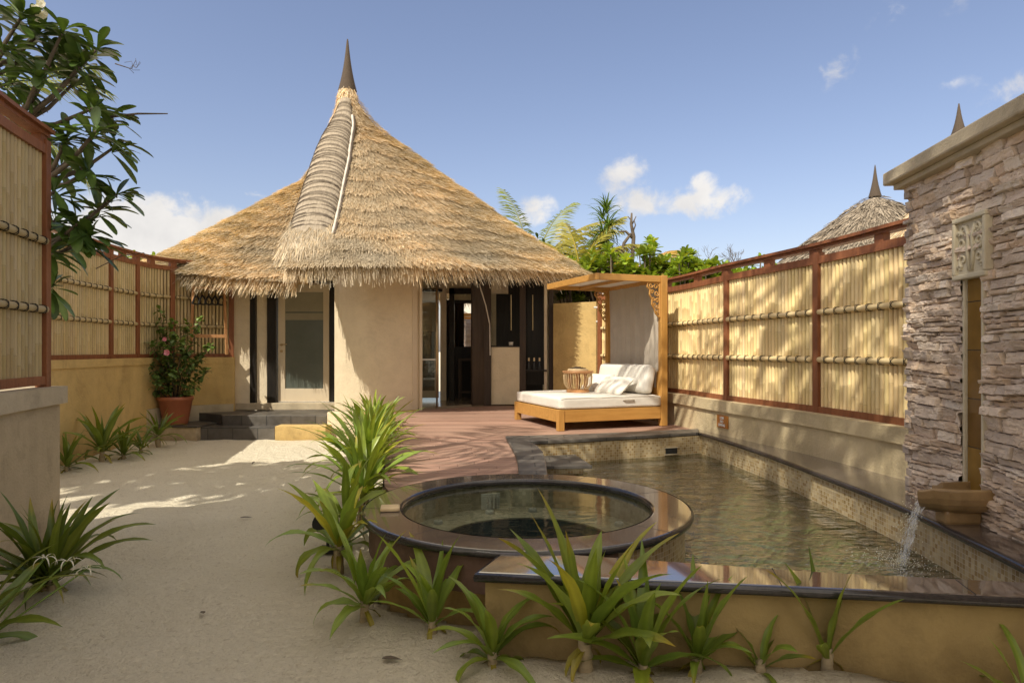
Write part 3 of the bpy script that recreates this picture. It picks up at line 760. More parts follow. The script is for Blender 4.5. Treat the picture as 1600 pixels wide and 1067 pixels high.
# far left fence
LP = catmull([(-5.55, 6.6), (-5.75, 7.4), (-5.97, 8.7), (-6.12, 10.1), (-6.14, 11.2), (-5.90, 11.75), (-5.45, 12.15), (-5.12, 12.30)], .12)
LS = arclen(LP)
lpost = [.1, nearest_s(LP, LS, (-5.93, 8.45)), nearest_s(LP, LS, (-6.12, 10.15)), nearest_s(LP, LS, (-6.15, 10.9)), nearest_s(LP, LS, (-5.98, 11.62)), LS[-1]-.06]
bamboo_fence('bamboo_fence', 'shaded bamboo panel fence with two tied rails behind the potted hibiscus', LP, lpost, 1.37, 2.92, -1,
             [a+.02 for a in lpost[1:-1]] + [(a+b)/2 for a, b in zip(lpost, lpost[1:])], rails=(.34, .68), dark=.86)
yw = thing('boundary_wall', 'yellow plaster boundary wall under the shaded fence', 'wall', (-6.0, 9.5, 0))
q = MB(); q.wall(offset(LP, -.12), offset(LP, .14), -.05, 1.26); q.build('wall_body', M['yellow'], yw)
q = MB(); q.wall(offset(LP, -.14), offset(LP, .16), 1.26, 1.372); q.build('wall_cap', M['yellow'], yw, bevel=.008)
sk_ = subpath(LP, LS, nearest_s(LP, LS, (-6.14, 11.0)), LS[-1]-.02)
q = MB(); q.wall(offset(sk_, -.17), offset(sk_, -.12), .0, .52); q.build('stone_skirting', M['concrete'], yw, bevel=.01)

# near left wall and fence
NP = catmull([(-3.86, 5.50), (-3.68, 4.75), (-3.42, 3.9), (-3.1, 2.9), (-2.9, 1.9)], .15)
NS = arclen(NP)
nw = thing('garden_wall', 'tan plaster wall with a thick cap at the left edge of the picture', 'wall', (-3.8, 5, 0))
q = MB(); q.wall(offset(NP, .11), offset(NP, -.2), -.05, 1.06); q.build('wall_body', M['tan'], nw)
q = MB(); q.wall(offset([(-3.875, 5.56)] + NP, .145), offset([(-3.875, 5.56)] + NP, -.24), 1.06, 1.20); q.build('wall_cap', M['concrete'], nw, bevel=.008)
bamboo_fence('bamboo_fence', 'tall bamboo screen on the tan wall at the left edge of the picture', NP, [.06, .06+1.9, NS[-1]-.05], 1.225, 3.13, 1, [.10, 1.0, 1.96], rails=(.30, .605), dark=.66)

# ------------------------------------------------------------------ hut
HC = (-3.46, 14.0); ZA = 7.05
hut = thing('thatched_hut', 'large round hut with a tall swirling golden thatched roof and black spire', 'hut', (HC[0], HC[1], 0))
def interp(T, x):
    for (a, va), (b, vb) in zip(T, T[1:]):
        if x <= b: 
            t = (x-a)/(b-a) if b > a else 0; return va + (vb-va)*min(max(t, 0), 1)
    return T[-1][1]
T_RE = [(0, 3.85), (20, 4.0), (45, 4.2), (70, 4.7), (90, 5.15), (120, 5.0), (180, 4.6), (230, 4.2), (262, 4.1), (275, 4.2), (287, 4.15), (300, 3.8), (315, 3.25), (338, 2.78), (360, 2.75)]
T_ZE = [(0, 2.80), (30, 2.84), (60, 2.92), (90, 3.05), (180, 3.0), (262, 3.0), (285, 3.03), (310, 2.92), (335, 2.78), (360, 2.72)]
P_R = [(0, 1.0), (.03, .955), (.06, .89), (.10, .82), (.148, .755), (.21, .695), (.277, .635), (.404, .51), (.54, .39), (.665, .27), (.794, .16), (.923, .062), (1, 0)]
P_L = [(0, 1.0), (.03, .93), (.06, .84), (.10, .72), (.15, .59), (.22, .485), (.354, .395), (.49, .305), (.68, .185), (.82, .095), (.93, .035), (1, 0)]
def sstep(x): x = min(max(x, 0), 1); return x*x*(3-2*x)
def roof_pt(thd, rn, C=HC, za=ZA, re=None, ze=None):
    th = math.radians(thd)
    w_ = 1 - sstep((thd-110)/130)
    Re = interp(T_RE, thd) if re is None else re
    Ze = interp(T_ZE, thd) if ze is None else ze
    zn = interp(P_R, rn)*w_ + interp(P_L, rn)*(1-w_)
    z = Ze + zn*(za-Ze)
    r = rn*Re
    return Vector((C[0] + r*math.sin(th), C[1] - r*math.cos(th), z))
roof = None
rb = MB(); nth, nr = 180, 46
for j in range(nr+1):
    rn = (j/nr)**1.25
    for i in range(nth+1):
        p = roof_pt(360*i/nth, rn*.985)
        rb.v.append((p.x, p.y, p.z-.03)); rb.c.append((1, 1, 1))
for j in range(nr):
    for i in range(nth): a = j*(nth+1)+i; rb.f.append((a, a+nth+1, a+nth+2, a+1))
# dark underside closing the eave
o0 = len(rb.v)
for i in range(nth+1):
    p = roof_pt(360*i/nth, .985); rb.v.append((p.x, p.y, p.z-.15)); rb.c.append((1, 1, 1))
for i in range(nth+1):
    p = roof_pt(360*i/nth, .70); rb.v.append((p.x, p.y, p.z-.75)); rb.c.append((1, 1, 1))
for i in range(nth):
    a = nr*(nth+1)+i; rb.f.append((a, o0+i, o0+i+1, a+1))
    rb.f.append((o0+i, o0+nth+1+i, o0+nth+2+i, o0+i+1))
roof = rb.build('thatch_roof', M['thatchbase'], hut, smooth=True)

def blades(name, parent, mat, ptf, n, Lr, wr, palette, seed, course=.42, fringe=0, fL=(.3, .5), apex_h=4, rmin=.02, skip=None):
    rs = np.random.RandomState(seed); V = []; C_ = []
    for k in range(n + fringe):
        fr_ = k >= n
        th = rs.rand()*360
        rn = rmin + (1-rmin)*math.sqrt(rs.rand()) if not fr_ else rs.uniform(.93, .995)
        if th < 95 or th > 265 or fr_ or rs.rand() < .35: pass
        else: continue
        p = ptf(th, rn); p2 = ptf(th, min(1, rn+.02)) if rn < .97 else p; p1 = ptf(th, max(0, rn-.02))
        dn = (p2-p1); 
        if dn.length < 1e-5: continue
        dn.normalize()
        if skip and skip(p): continue
        tang = Vector((math.cos(math.radians(th)), math.sin(math.radians(th)), 0))
        nr_ = tang.cross(dn)
        if nr_.z < 0: nr_ = -nr_
        ang = rs.normal(0, .22 if not fr_ else .13)
        ddir = (dn*math.cos(ang) + tang*math.sin(ang)).normalized()
        Lb = rs.uniform(*Lr)*(1 if rn > .2 else .7); wb = rs.uniform(*wr)
        dist = (1-rn)*5 + .06*math.sin(math.radians(th)*7) + .05*math.sin(math.radians(th)*17+1)
        ph = (dist/course) % 1.0
        lift = .012 + .035*(1-ph) + rs.uniform(0, .02)
        s = p + nr_*(lift*.3); e = p + ddir*Lb + nr_*(lift + rs.uniform(-.005, .035))
        if fr_:
            Lb = rs.uniform(*fL); drop = Vector((0, 0, -1))
            dd = (ddir*.62 + drop*rs.uniform(.25, .75)).normalized()
            s = p + nr_*rs.uniform(-.10, .04); e = s + dd*Lb*rs.uniform(.5, 1)
        sd = tang.cross(ddir)*0 + (tang*math.cos(rs.uniform(-.9, .9)) + nr_*rs.uniform(-.5, .5)).normalized()
        V += [s - sd*wb/2, s + sd*wb/2, e + sd*wb*.35, e - sd*wb*.35]
        c = palette[rs.randint(len(palette))]
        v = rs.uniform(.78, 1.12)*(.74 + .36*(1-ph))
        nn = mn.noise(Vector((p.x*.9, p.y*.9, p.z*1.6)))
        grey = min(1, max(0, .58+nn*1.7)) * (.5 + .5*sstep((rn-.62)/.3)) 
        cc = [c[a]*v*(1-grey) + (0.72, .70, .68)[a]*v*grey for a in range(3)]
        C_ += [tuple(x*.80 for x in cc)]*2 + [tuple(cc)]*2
    m = MB(); m.v = [tuple(a) for a in V]; m.c = C_
    m.f = [(4*i, 4*i+1, 4*i+2, 4*i+3) for i in range(len(V)//4)]
    return fast_build(m, name, mat, parent)
def fast_build(s, name, mat, parent=None, base=None, local=False, smooth=False, **kw):
    """for very large leaf or straw meshes: no UVs, no recalculated normals"""
    me = bpy.data.meshes.new(name); V = np.array(s.v, dtype=np.float64)
    off = np.zeros(3); loc = (0, 0, 0)
    if not local:
        if parent is not None: off = np.array(WLOC[parent.name])
        elif base is not None: off = np.array(base); loc = base
    V = V - off
    me.from_pydata(V.tolist(), [], s.f); me.update()
    ca = me.color_attributes.new('Col', 'FLOAT_COLOR', 'POINT')
    cc = np.ones((len(s.v), 4), dtype=np.float32); cc[:, :3] = np.array(s.c, dtype=np.float32)
    ca.data.foreach_set('color', cc.ravel()); me.materials.append(mat)
    if smooth: me.polygons.foreach_set('use_smooth', [True]*len(me.polygons))
    o = bpy.data.objects.new(name, me); COL.objects.link(o); o.location = loc
    if parent is not None: o.parent = parent
    WLOC[o.name] = tuple(off); tag(o, **kw); return o
PAL = [(1.03, .99, .94), (1.08, .96, .80), (.95, .82, .64), (1.13, 1.08, 1.0), (.80, .66, .50), (.98, .95, .90)]
def on_roll(p):
    rho = HC[1]-p.y
    if rho < .2 or rho > 3.3: return False
    u = (rho-.2)/3.15; c, hw, hh = roll_c(u)
    return abs(p.x-c.x) < hw*.92
def roll_c(u):
    rho = .20 + (3.35-.20)*u
    xs_ = interp([(0, 0), (1.3, .04), (3.4, .20)], rho)
    return Vector((HC[0]+xs_, HC[1]-rho, roof_pt(1, rho/3.85).z+.03)), interp([(0, .12), (.13, .25), (.4, .34), (1, .38)], u), interp([(0, .12), (.25, .26), (.8, .24), (1, .10)], u)
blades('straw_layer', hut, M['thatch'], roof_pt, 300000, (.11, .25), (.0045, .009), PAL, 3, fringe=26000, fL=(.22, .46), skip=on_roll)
# ridge roll
roll = MB(); nt_ = 40; nc = 14; rl_pts = []
def roll_c(u):
    rho = .20 + (3.35-.20)*u
    xs_ = interp([(0, 0), (1.3, .04), (3.4, .20)], rho)
    pr = roof_pt(1, rho/3.85); pl = roof_pt(359, min(1, rho/2.75))
    return Vector((HC[0]+xs_, HC[1]-rho, pr.z+.03)), interp([(0, .12), (.13, .25), (.4, .34), (1, .38)], u), interp([(0, .12), (.25, .26), (.8, .24), (1, .10)], u)
for i in range(nt_+1):
    c, hw, hh = roll_c(i/nt_)
    c2 = roll_c(min(1, i/nt_+.02))[0]; c1 = roll_c(max(0, i/nt_-.02))[0]; d = (c2-c1).normalized()
    side = Vector((1, 0, 0)); up = side.cross(d); up = up if up.z > 0 else -up
    for k in range(nc+1):
        a = PI*k/nc
        roll.v.append(tuple(c + side*(-math.cos(a)*hw) + up*(math.sin(a)**.8*hh - .05 + .012*mn.noise(Vector((i*.8, k*1.1, 3))))))
        roll.c.append((1, 1, 1))
    rl_pts.append((c, d, side, up, hw, hh))
for i in range(nt_):
    for k in range(nc): a = i*(nc+1)+k; roll.f.append((a, a+1, a+nc+2, a+nc+1))
rr = roll.build('ridge_roll', M['rollthatch'], hut, smooth=True)
rp_ = MB()
for i in range(40):
    u = .03 + .93*(i+R.uniform(-.3, .3))/40
    c, hw, hh = roll_c(u); j = min(nt_, int(u*nt_)); up = rl_pts[j][3]; d = rl_pts[j][1]; sl = R.uniform(-.05, .05); jj = R.uniform(.0, .03)
    for rep in range(2 if i % 3 else 3):
        pts = []
        for k in range(11):
            a = PI*k/10
            pts.append(c + Vector((1,0,0))*(-math.cos(a)*(hw+.012)) + up*(math.sin(a)**.8*(hh+.012)-.05) + d*(.10*math.sin(a)*-1 + sl*math.cos(a) + rep*.022+jj))
        rp_.tube(pts, .0032, 4)
rp_.build('rope', M['rope'], rr)
pl_ = MB()
pts = []
for i in range(3, 40):
    c, hw, hh = roll_c(i/nt_); up = rl_pts[i][3]
    pts.append(c + Vector((hw+.005, 0, 0)) + up*.05)
pl_.tube(pts, [.022+.004*math.sin(i*1.9) for i in range(len(pts))], 7)
pl_.build('edge_pole', M['palepole'], rr, smooth=True)
pl_ = MB()
pl_.tube([p + Vector((.035, .0, -.01)) for p in pts], .018, 6); pl_.build('edge_shadow_rope', M['rope'], rr)
# straw over the end of the roll
ev = MB(); rs = np.random.RandomState(5)
for k in range(4200):
    u = rs.uniform(.90, 1.0); c, hw, hh = roll_c(u); x = rs.uniform(-1.0, 1.05)
    j = int(u*nt_); d = rl_pts[j][1]
    t0 = rs.rand()**.8
    s = c + d*(t0*.62 - .1) + Vector((x*hw, 0, 0)); s.z += .03 + .04*(1-abs(x)) - t0*.02 + rs.uniform(0, .05)
    e = s + (d + Vector((rs.normal(0, .18), 0, -.25*t0))).normalized()*rs.uniform(.2, .4)
    wv = rs.uniform(.010, .02); sd = Vector((1, 0, rs.uniform(-.4, .4)))*wv/2
    v = rs.uniform(.5, 1.02)*(.82+.2*t0); cc = PAL[rs.randint(6)]; g_ = rs.uniform(.2, .8); cc = tuple(.88*v*(a*(1-g_) + b*g_) for a, b in zip(cc, (.72, .70, .69)))
    ev.add([s-sd, s+sd, e+sd*.6, e-sd*.6], [(0,1,2,3)], cc)
fast_build(ev, 'straw_tail', M['thatch'], hut)
# finial
def finial(parent, C, z0, h, r0, rings=26):
    q = MB(); prof = []
    for i in range(rings+1):
        t = i/rings; r = r0*(1-t)**.75*(.42+.58*(1-t)**1.5) + .012
        prof += [(r, z0+h*t), (r*1.06+.003, z0+h*(t+.5/rings))]
    prof.append((.002, z0+h*1.02))
    q.lathe(prof, C, 20); return q.build('finial', M['rope'], parent, smooth=True)
finial(hut, HC, 6.93, 1.08, .17)
ft = MB(); rs = np.random.RandomState(8)
for k in range(2600):
    a = rs.uniform(0, 2*PI); t = rs.rand(); r = .13 + .22*t*t + .02; z = 7.02 - .75*t
    s = Vector((HC[0]+r*math.cos(a), HC[1]+r*math.sin(a), z)); o_ = Vector((math.cos(a), math.sin(a), 0))
    e = s + Vector((0, 0, -1))*rs.uniform(.12, .25) + o_*rs.uniform(.02, .10) + Vector((-math.sin(a), math.cos(a), 0))*rs.normal(0, .02)
    sd = Vector((-math.sin(a), math.cos(a), 0))*.006; v = rs.uniform(.7, 1.15); cc = tuple(x*v for x in PAL[rs.randint(6)])
    ft.add([s-sd, s+sd, e+sd, e-sd], [(0,1,2,3)], cc)
fast_build(ft, 'straw_collar', M['thatch'], hut)

# walls of the hut
DW = [(-5.30, 12.36), (-4.76, 12.42), (-3.02, 12.52)]
FZ = .52
q = MB(); q.wall([(-5.32, 12.30), (-4.87, 12.36)], [(-5.30, 12.56), (-4.87, 12.60)], 0, 3.1)
q.wall([(-4.76, 12.42), (-4.52, 12.44)], [(-4.76, 12.66), (-4.52, 12.66)], 0, 3.1)
q.wall([(-4.52, 12.47), (-3.10, 12.55)], [(-4.52, 12.69), (-3.10, 12.75)], 2.82, 3.1)
RW = catmull([(-3.10, 12.6), (-3.115, 11.75), (-3.06, 11.60), (-2.85, 11.50), (-2.5, 11.47), (-2.12, 11.60), (-1.80, 11.80), (-1.66, 11.93)], .06)
q.wall(offset(RW, 0), offset(RW, .18), .40, 3.1)
q.build('wall', M['plaster'], hut, smooth=False)
q = MB(); q.wall(offset(RW, -.035), offset(RW, .15), -.05, .44); q.build('wall_footing', M['yellow'], hut)
q = MB(); q.box((-1.655, 11.93, 1.75), (.05, .11, 2.75), rz=.6); q.box((-1.74, 11.86, 1.75), (.10, .04, 2.7), rz=.67); q.build('door_jamb', M['doorpaint'], hut)
for (x, y, w_) in ((-4.815, 12.42, .105), (-4.48, 12.46, .17), (-3.13, 12.44, .06)):
    q = MB(); q.box((x, y, (FZ+2.95)/2), (w_, .13, 2.95-FZ)); q.build('timber_post', M['blackwood'], hut, bevel=.005)
q = MB(); q.box((-3.80, 12.49, 2.765), (1.25, .10, .06)); q.build('lintel', M['blackwood'], hut)
door = MB(); dx0, dx1, dz0, dz1, dy = -4.375, -3.175, FZ+.02, 2.735, 12.50
dx0 = -4.385; dx1 = -3.46+.03
for (a, b, c, d) in ((dx0, dx0+.13, dz0, dz1), (dx1-.11, dx1, dz0, dz1), (dx0+.13, dx1-.11, dz0, dz0+.24), (dx0+.13, dx1-.11, dz1-.15, dz1)):
    door.box(((a+b)/2, dy, (c+d)/2), (b-a, .045, d-c))
dr = door.build('door', M['doorpaint'], hut, bevel=.003)
q = MB(); q.box(((dx0+.13+dx1-.11)/2, dy+.004, (dz0+.24+dz1-.15)/2), (dx1-dx0-.24, .012, dz1-dz0-.39)); q.build('glass_pane', M['frost'], dr)
q = MB(); q.box(((dx0+.13+dx1-.11)/2, dy-.006, 2.40), (dx1-dx0-.25, .006, .36)); q.box(((dx0+.13+dx1-.11)/2, dy-.010, 2.13), (dx1-dx0-.25, .006, .13)); q.build('roller_blind', M['blind'], dr)
q = MB(); q.lathe([(.0, -.012), (.026, -.012), (.026, 0)], (0, 0), 16)
q2 = MB()
for zz in (1.60, 1.48):
    q2.tube([(dx0+.065, dy-.022, zz), (dx0+.065, dy-.036, zz)], .026, 14)
q2.tube([(dx0+.065, dy-.03, 1.61), (dx0+.065, dy-.07, 1.61), (dx0+.18, dy-.072, 1.61)], .009, 8)
q2.build('handle', M['brass'], dr, smooth=False)
q = MB(); q.box(((dx1-3.13)/2-.0, 12.53, 1.63), (abs(-3.13-dx1), .06, 2.2)); q.build('side_trim', M['blackwood'], hut)
# sill and steps
q = MB(); q.prism([(-5.3, 12.30), (-3.08, 12.34), (-3.08, 12.58), (-5.3, 12.62)], .39, FZ); q.build('door_sill', M['concrete'], hut, bevel=.012)
steps = thing('entrance_steps', 'two dark slate steps with a yellow side block leading to the glazed door', 'steps', (-4.0, 11.6, 0))
q = MB(); q.prism([(-5.33, 12.30), (-5.75, 11.95), (-5.05, 11.55), (-4.95, 11.38), (-3.17, 11.38), (-3.17, 12.34)], 0, .385); q.build('upper_tread', M['slate'], steps, bevel=.006)
q = MB(); q.prism([(-5.15, 11.54), (-5.2, 11.10), (-3.95, 11.08), (-3.95, 11.385), (-4.93, 11.40)], 0, .215); q.build('lower_tread', M['slate'], steps, bevel=.006)
q = MB(); q.prism([(-3.945, 11.07), (-3.10, 11.07), (-3.08, 11.375), (-3.945, 11.375)], -.03, .235); q.build('side_block', M['yellow'], steps, bevel=.008)
q = MB(); q.prism([(-3.165, 11.38), (-2.9, 11.30), (-2.6, 11.36), (-2.6, 11.7), (-3.165, 11.9)], -.03, .44); q.build('corner_plinth', M['plaster'], steps, bevel=.015)
plinth = thing('plant_plinth', 'low tan plinth with dark stone top under the potted hibiscus', 'plinth', (-5.8, 11.3, 0))
q = MB(); q.prism([(-6.05, 11.10), (-5.205, 10.98), (-5.15, 11.6), (-5.6, 12.0), (-6.1, 11.6)], -.03, .22); q.build('plinth_body', M['tan'], plinth, bevel=.008)
q = MB(); q.prism([(-6.07, 11.08), (-5.185, 10.96), (-5.14, 11.6), (-5.6, 12.0), (-6.1, 11.6)], .22, .245); q.build('plinth_top', M['slate'], plinth)

# interior
q = MB(); q.prism([(-1.68, 11.90), (-.45, 13.0), (.9, 13.3), (1.2, 16.8), (-3.0, 16.8), (-3.0, 12.7)], .40, .465); q.build('interior_floor', M['intfloor'], hut)
q = MB()
q.box((-2.45, 13.70, 1.75), (1.0, .1, 2.6), rz=.05)          # wall beside inner door
q.box((-1.13, 13.86, 2.95), (2.1, .1, .55), rz=0.05)
q.box((-1.42, 13.78, 1.75), (.12, .1, 2.6))
q.box((0.3, 15.9, 1.75), (3.6, .1, 2.8))
q.box((-3.0, 14.4, 1.75), (.1, 3.6, 2.8))
q.build('interior_wall', M['plaster'], hut)
q = MB(); q.box((-1.4, 14.2, 3.12), (3.2, 3.2, .05)); q.build('ceiling', M['plaster'], hut)
q = MB(); q.box((-1.72, 13.62, 1.60), (.44, .04, 2.15), rz=.08); idr = q.build('inner_door', M['doorpaint'], hut, bevel=.003)
q = MB(); q.box((-1.70, 13.592, 1.35), (.24, .012, 1.35), rz=.08); q.build('glass_pane', M['frost'], idr)
q = MB(); q.box((-1.70, 13.575, 2.20), (.30, .03, .60), rz=.08); q.box((-1.68, 13.56, 1.93), (.33, .05, .10), rz=.08); q.build('roman_blind', M['blind'], idr)
q = MB(); q.box((-1.98, 13.60, 1.9), (.06, .06, 1.6)); q.box((-1.72, 13.60, 2.72), (.6, .05, .06)); q.build('door_frame', M['blackwood'], hut)
# dark dressing recess and mirror
q = MB(); q.box((-1.245, 13.80, 1.62), (.10, .09, 2.3)); q.box((-.9, 13.80, 2.72), (.8, .09, .12)); q.build('timber_frame', M['blackwood'], hut)
q = MB(); nm = Vector((.225, -.974, 0)).normalized()
q.box((-1.10, 14.62, 2.05), (.62, .02, .95), rz=math.atan2(nm.y, nm.x)+PI/2); mi = q.build('wall_mirror', M['mirror'], hut)
q = MB(); q.box((-1.10, 14.66, 1.3), (.95, .03, 2.6), rz=math.atan2(nm.y, nm.x)+PI/2); q.build('mirror_panel', M['blackwood'], hut)
q = MB(); q.box((-.75, 14.1, 1.30), (.75, .35, .05)); 
for (x, y) in ((-1.10, 13.95), (-.42, 13.95), (-1.10, 14.25)): q.box((x, y, .88), (.05, .05, .8))
q.box((-.75, 13.95, .62), (.7, .03, .05)); q.build('vanity_table', M['darkwood'], hut, bevel=.004)
# tall pivoting door leaf, posts, counter
q = MB(); q.box((-.66, 12.80, 1.66), (.30, .05, 2.42), rz=.75); q.build('door_leaf', M['darkwood'], hut, bevel=.004)
for (x, y, w_) in ((-.475, 12.95, .14), (.21, 13.05, .12), (.77, 13.12, .09)):
    q = MB(); q.box((x, y, 1.72), (w_, .13, 2.7)); q.build('timber_post', M['darkwood'], hut, bevel=.006)
q = MB(); q.box((-.13, 13.04, 1.00), (.55, .12, 1.12)); q.box((.66, 13.10, 1.72), (.06, .10, 2.7)); q.build('counter_wall', M['plaster'], hut, bevel=.006)
q = MB(); q.box((-.13, 13.04, 1.575), (.57, .15, .025)); q.build('counter_top', M['blackwood'], hut)
q = MB(); q.box((.16, 14.3, 1.8), (1.0, .04, 2.5)); q.box((.50, 13.6, 1.9), (.40, .04, 2.2)); q.build('wardrobe', M['blackwood'], hut)
q = MB()
for x in (-.02, .42): q.tube([(x, 13.52, 1.9), (x, 13.52, 2.62)], .012, 8)
q.build('door_pull', M['brass'], hut)
q = MB(); q.box((.46, 13.08, 1.10), (.44, .16, .03)); q.build('wall_shelf', M['blackwood'], hut, bevel=.003)
q = MB(); q.wall([(-1.70, 11.96), (-1.36, 12.16)], [(-1.69, 11.97), (-1.35, 12.17)], .47, 2.8)
gd = q.build('glass_door', M['glassclear'], hut, bevel=0)
q = MB(); q.tube([(-1.37, 12.14, .45), (-1.37, 12.14, 2.85)], .017, 10); q.build('brass_pole', M['brass'], gd, smooth=True)
q = MB(); q.beam((-1.70, 11.955, 1.33), (-1.37, 12.15, 1.33), .012, .03); q.build('safety_strip', M['whiteplastic'], gd)
q = MB(); q.beam((-1.6, 12.0, 2.86), (1.0, 13.1, 2.92), .12, .12); q.build('eave_beam', M['darkwood'], hut)
# curtain tie
q = MB(); q.tube([(-.62, 12.6, 2.75), (-.5, 12.72, 2.35), (-.43, 12.8, 2.0), (-.42, 12.8, 1.4)], .012, 6); q.build('hanging_cord', M['palepole'], hut)
# bottles on the shelf
b0 = None
for k in range(3):
    x = .33 + .105*k
    if b0 is None:
        b0 = thing('bottle', 'black toiletry bottle with pale neck, leftmost of three on the hut shelf', 'bottle', (x, 13.07, 1.116), 0, 'bottles on the hut shelf')
        q = MB(); q.lathe([(.0, 0), (.042, 0), (.044, .01), (.026, .12), (.016, .16), (.016, .175), (0, .175)], (0, 0), 16); q.build('body', M['bottle'], b0, local=True, smooth=True)
        q = MB(); q.lathe([(.018, .17), (.02, .175), (.016, .235), (0, .237)], (0, 0), 12); q.build('neck', M['slatwood'], b0, local=True, smooth=True)
    else:
        c = b0.copy(); COL.objects.link(c); c.location = (x, 13.07, 1.116)
        c['label'] = ['', 'black toiletry bottle standing between two others on the hut shelf', 'black toiletry bottle with pale neck, rightmost of three on the hut shelf'][k]
        for ch in b0.children:
            d = ch.copy(); COL.objects.link(d); d.parent = c
cu = MB(); cu.lathe([(0, 1.588), (.04, 1.588), (.045, 1.66), (.038, 1.66), (.035, 1.60), (0, 1.60)], (-.02, 13.04), 16)
cu.build('metal_cup', M['palepole'], smooth=True, label='small pale cup standing on the low counter wall in the hut', cat='cup')

# cream panel wall and service pipes to the right of the hut
q = MB(); q.wall([(.80, 12.9), (1.56, 12.35)], [(.86, 13.05), (1.62, 12.5)], 0, 2.40)
q.build('screen_wall', M['yellow'], bevel=.01, label='plain tan screen wall between the hut and the daybed', cat='wall')
pp = thing('pipe', 'white and dark drain pipes clamped beside the screen wall', 'pipe', (1.62, 12.25, 0))
q = MB(); q.tube([(1.60, 12.22, .4), (1.60, 12.22, 2.75)], .035, 10); q.build('pipe_run', M['darkwood'], pp, smooth=True)
q = MB(); q.tube([(1.66, 12.2, 1.9), (1.66, 12.2, 2.75)], .022, 10); q.tube([(1.50, 12.2, 2.28), (1.68, 12.2, 2.28)], .02, 8); q.tube([(1.54, 12.2, 2.02), (1.68, 12.2, 2.02)], .02, 8); q.build('pipe_fitting', M['palepole'], pp, smooth=True)

# rack with hangers, on the shaded fence
rk = thing('towel_rack', 'tall wooden rack leaning against the shaded bamboo fence', 'rack', (-5.42, 11.90, 1.40), .45)
q = MB()
for x in (-.27, .27): q.beam((x*1.08, -.10, .02), (x*.9, .0, 1.35), .04, .03)
q.build('side_rail', M['rattan'], rk, local=True)
for bm_ in (((-.29, -.01, 1.36), (.29, -.01, 1.36), .07, .05), ((-.27, -.015, 1.2), (.27, -.015, 1.2), .03, .05), ((-.29, -.08, .35), (.29, -.08, .35), .03, .06)):
    q = MB(); q.beam(*bm_); q.build('cross_rail', M['rattan'], rk, local=True)
h0 = None
for k in range(5):
    lx = -.2 + .1*k; wx = -5.42 + lx*math.cos(.45) + .05*math.sin(.45); wy = 11.90 + lx*math.sin(.45) - .05*math.cos(.45)
    names = ['leftmost of five', 'second from the left of five', 'middle one of five', 'second from the right of five', 'rightmost of five']
    if h0 is None:
        h0 = thing('clothes_hanger', 'black hanger hooked on the wooden rack, ' + names[0], 'hanger', (wx, wy, 2.34), 1.3, 'black hangers on the wooden rack')
        q = MB(); q.tube([(0, 0, .22), (.02, 0, .25), (.035, 0, .22), (.0, 0, .17), (0, 0, .12)], .005, 6); q.build('hook', M['blackmetal'], h0, local=True)
        q = MB(); q.tube([(-.10, 0, -.02), (-.05, 0, .08), (0, 0, .13), (.05, 0, .08), (.10, 0, -.02), (.0, 0, -.03), (-.10, 0, -.02)], .016, 6); q.build('shoulder', M['blackmetal'], h0, local=True)
    else:
        c = h0.copy(); COL.objects.link(c); c.location = (wx, wy, 2.34); c['label'] = 'black hanger hooked on the wooden rack, ' + names[k]
        for ch in h0.children: d = ch.copy(); COL.objects.link(d); d.parent = c

# ------------------------------------------------------------------ stacked stone wall with the water spout
def vnoise(x, y, seed):
    rs = np.random.RandomState(seed); G = rs.rand(97, 97)
    xi = np.floor(x).astype(int); yi = np.floor(y).astype(int); fx = x-xi; fy = y-yi
    fx = fx*fx*(3-2*fx); fy = fy*fy*(3-2*fy)
    a = G[xi % 97, yi % 97]; b = G[(xi+1) % 97, yi % 97]; c = G[xi % 97, (yi+1) % 97]; d = G[(xi+1) % 97, (yi+1) % 97]
    return a*(1-fx)*(1-fy) + b*fx*(1-fy) + c*(1-fx)*fy + d*fx*fy
sw = thing('stone_wall', 'tall wall of stacked pale split stone with a cement cap at the right edge', 'wall', (2.9, 4.2, 0))
A_ = Vector((stone_a[0], stone_a[1], 0)); B_ = Vector((stone_b[0], stone_b[1], 0)); SD_ = (B_-A_).normalized(); SL = (B_-A_).length
SN = Vector((-SD_.y, SD_.x, 0)); SN = SN if SN.x < 0 else -SN
def stonepos(u, z, dp=0.0): p = A_ + SD_*u + SN*dp; return Vector((p.x, p.y, z))
step = .0065; nu = int(SL/step); Z0, Z1 = .43, 2.70; nz = int((Z1-Z0)/step)
U, Zg = np.meshgrid(np.arange(nu+1)*step, Z0 + np.arange(nz+1)*step, indexing='ij')
wz = Zg + .050*(vnoise(U*1.3, Zg*1.5, 1)-.5) + .010*(vnoise(U*7, Zg*4, 2)-.5) + .008*(vnoise(U*31, Zg*9, 12)-.5)
rs = np.random.RandomState(21)
rows = [Z0-.1]
while rows[-1] < Z1+.1: rows.append(rows[-1] + rs.choice([.024, .034, .046, .060, .075, .092], p=[.20, .26, .22, .17, .10, .05]))
rows = np.array(rows); ri = np.clip(np.searchsorted(rows, wz)-1, 0, len(rows)-2)
H_ = np.zeros_like(U); TC = np.zeros(U.shape + (3,)); edge = np.ones_like(U)
wu = U + .02*(vnoise(U*6, Zg*22, 3)-.5)
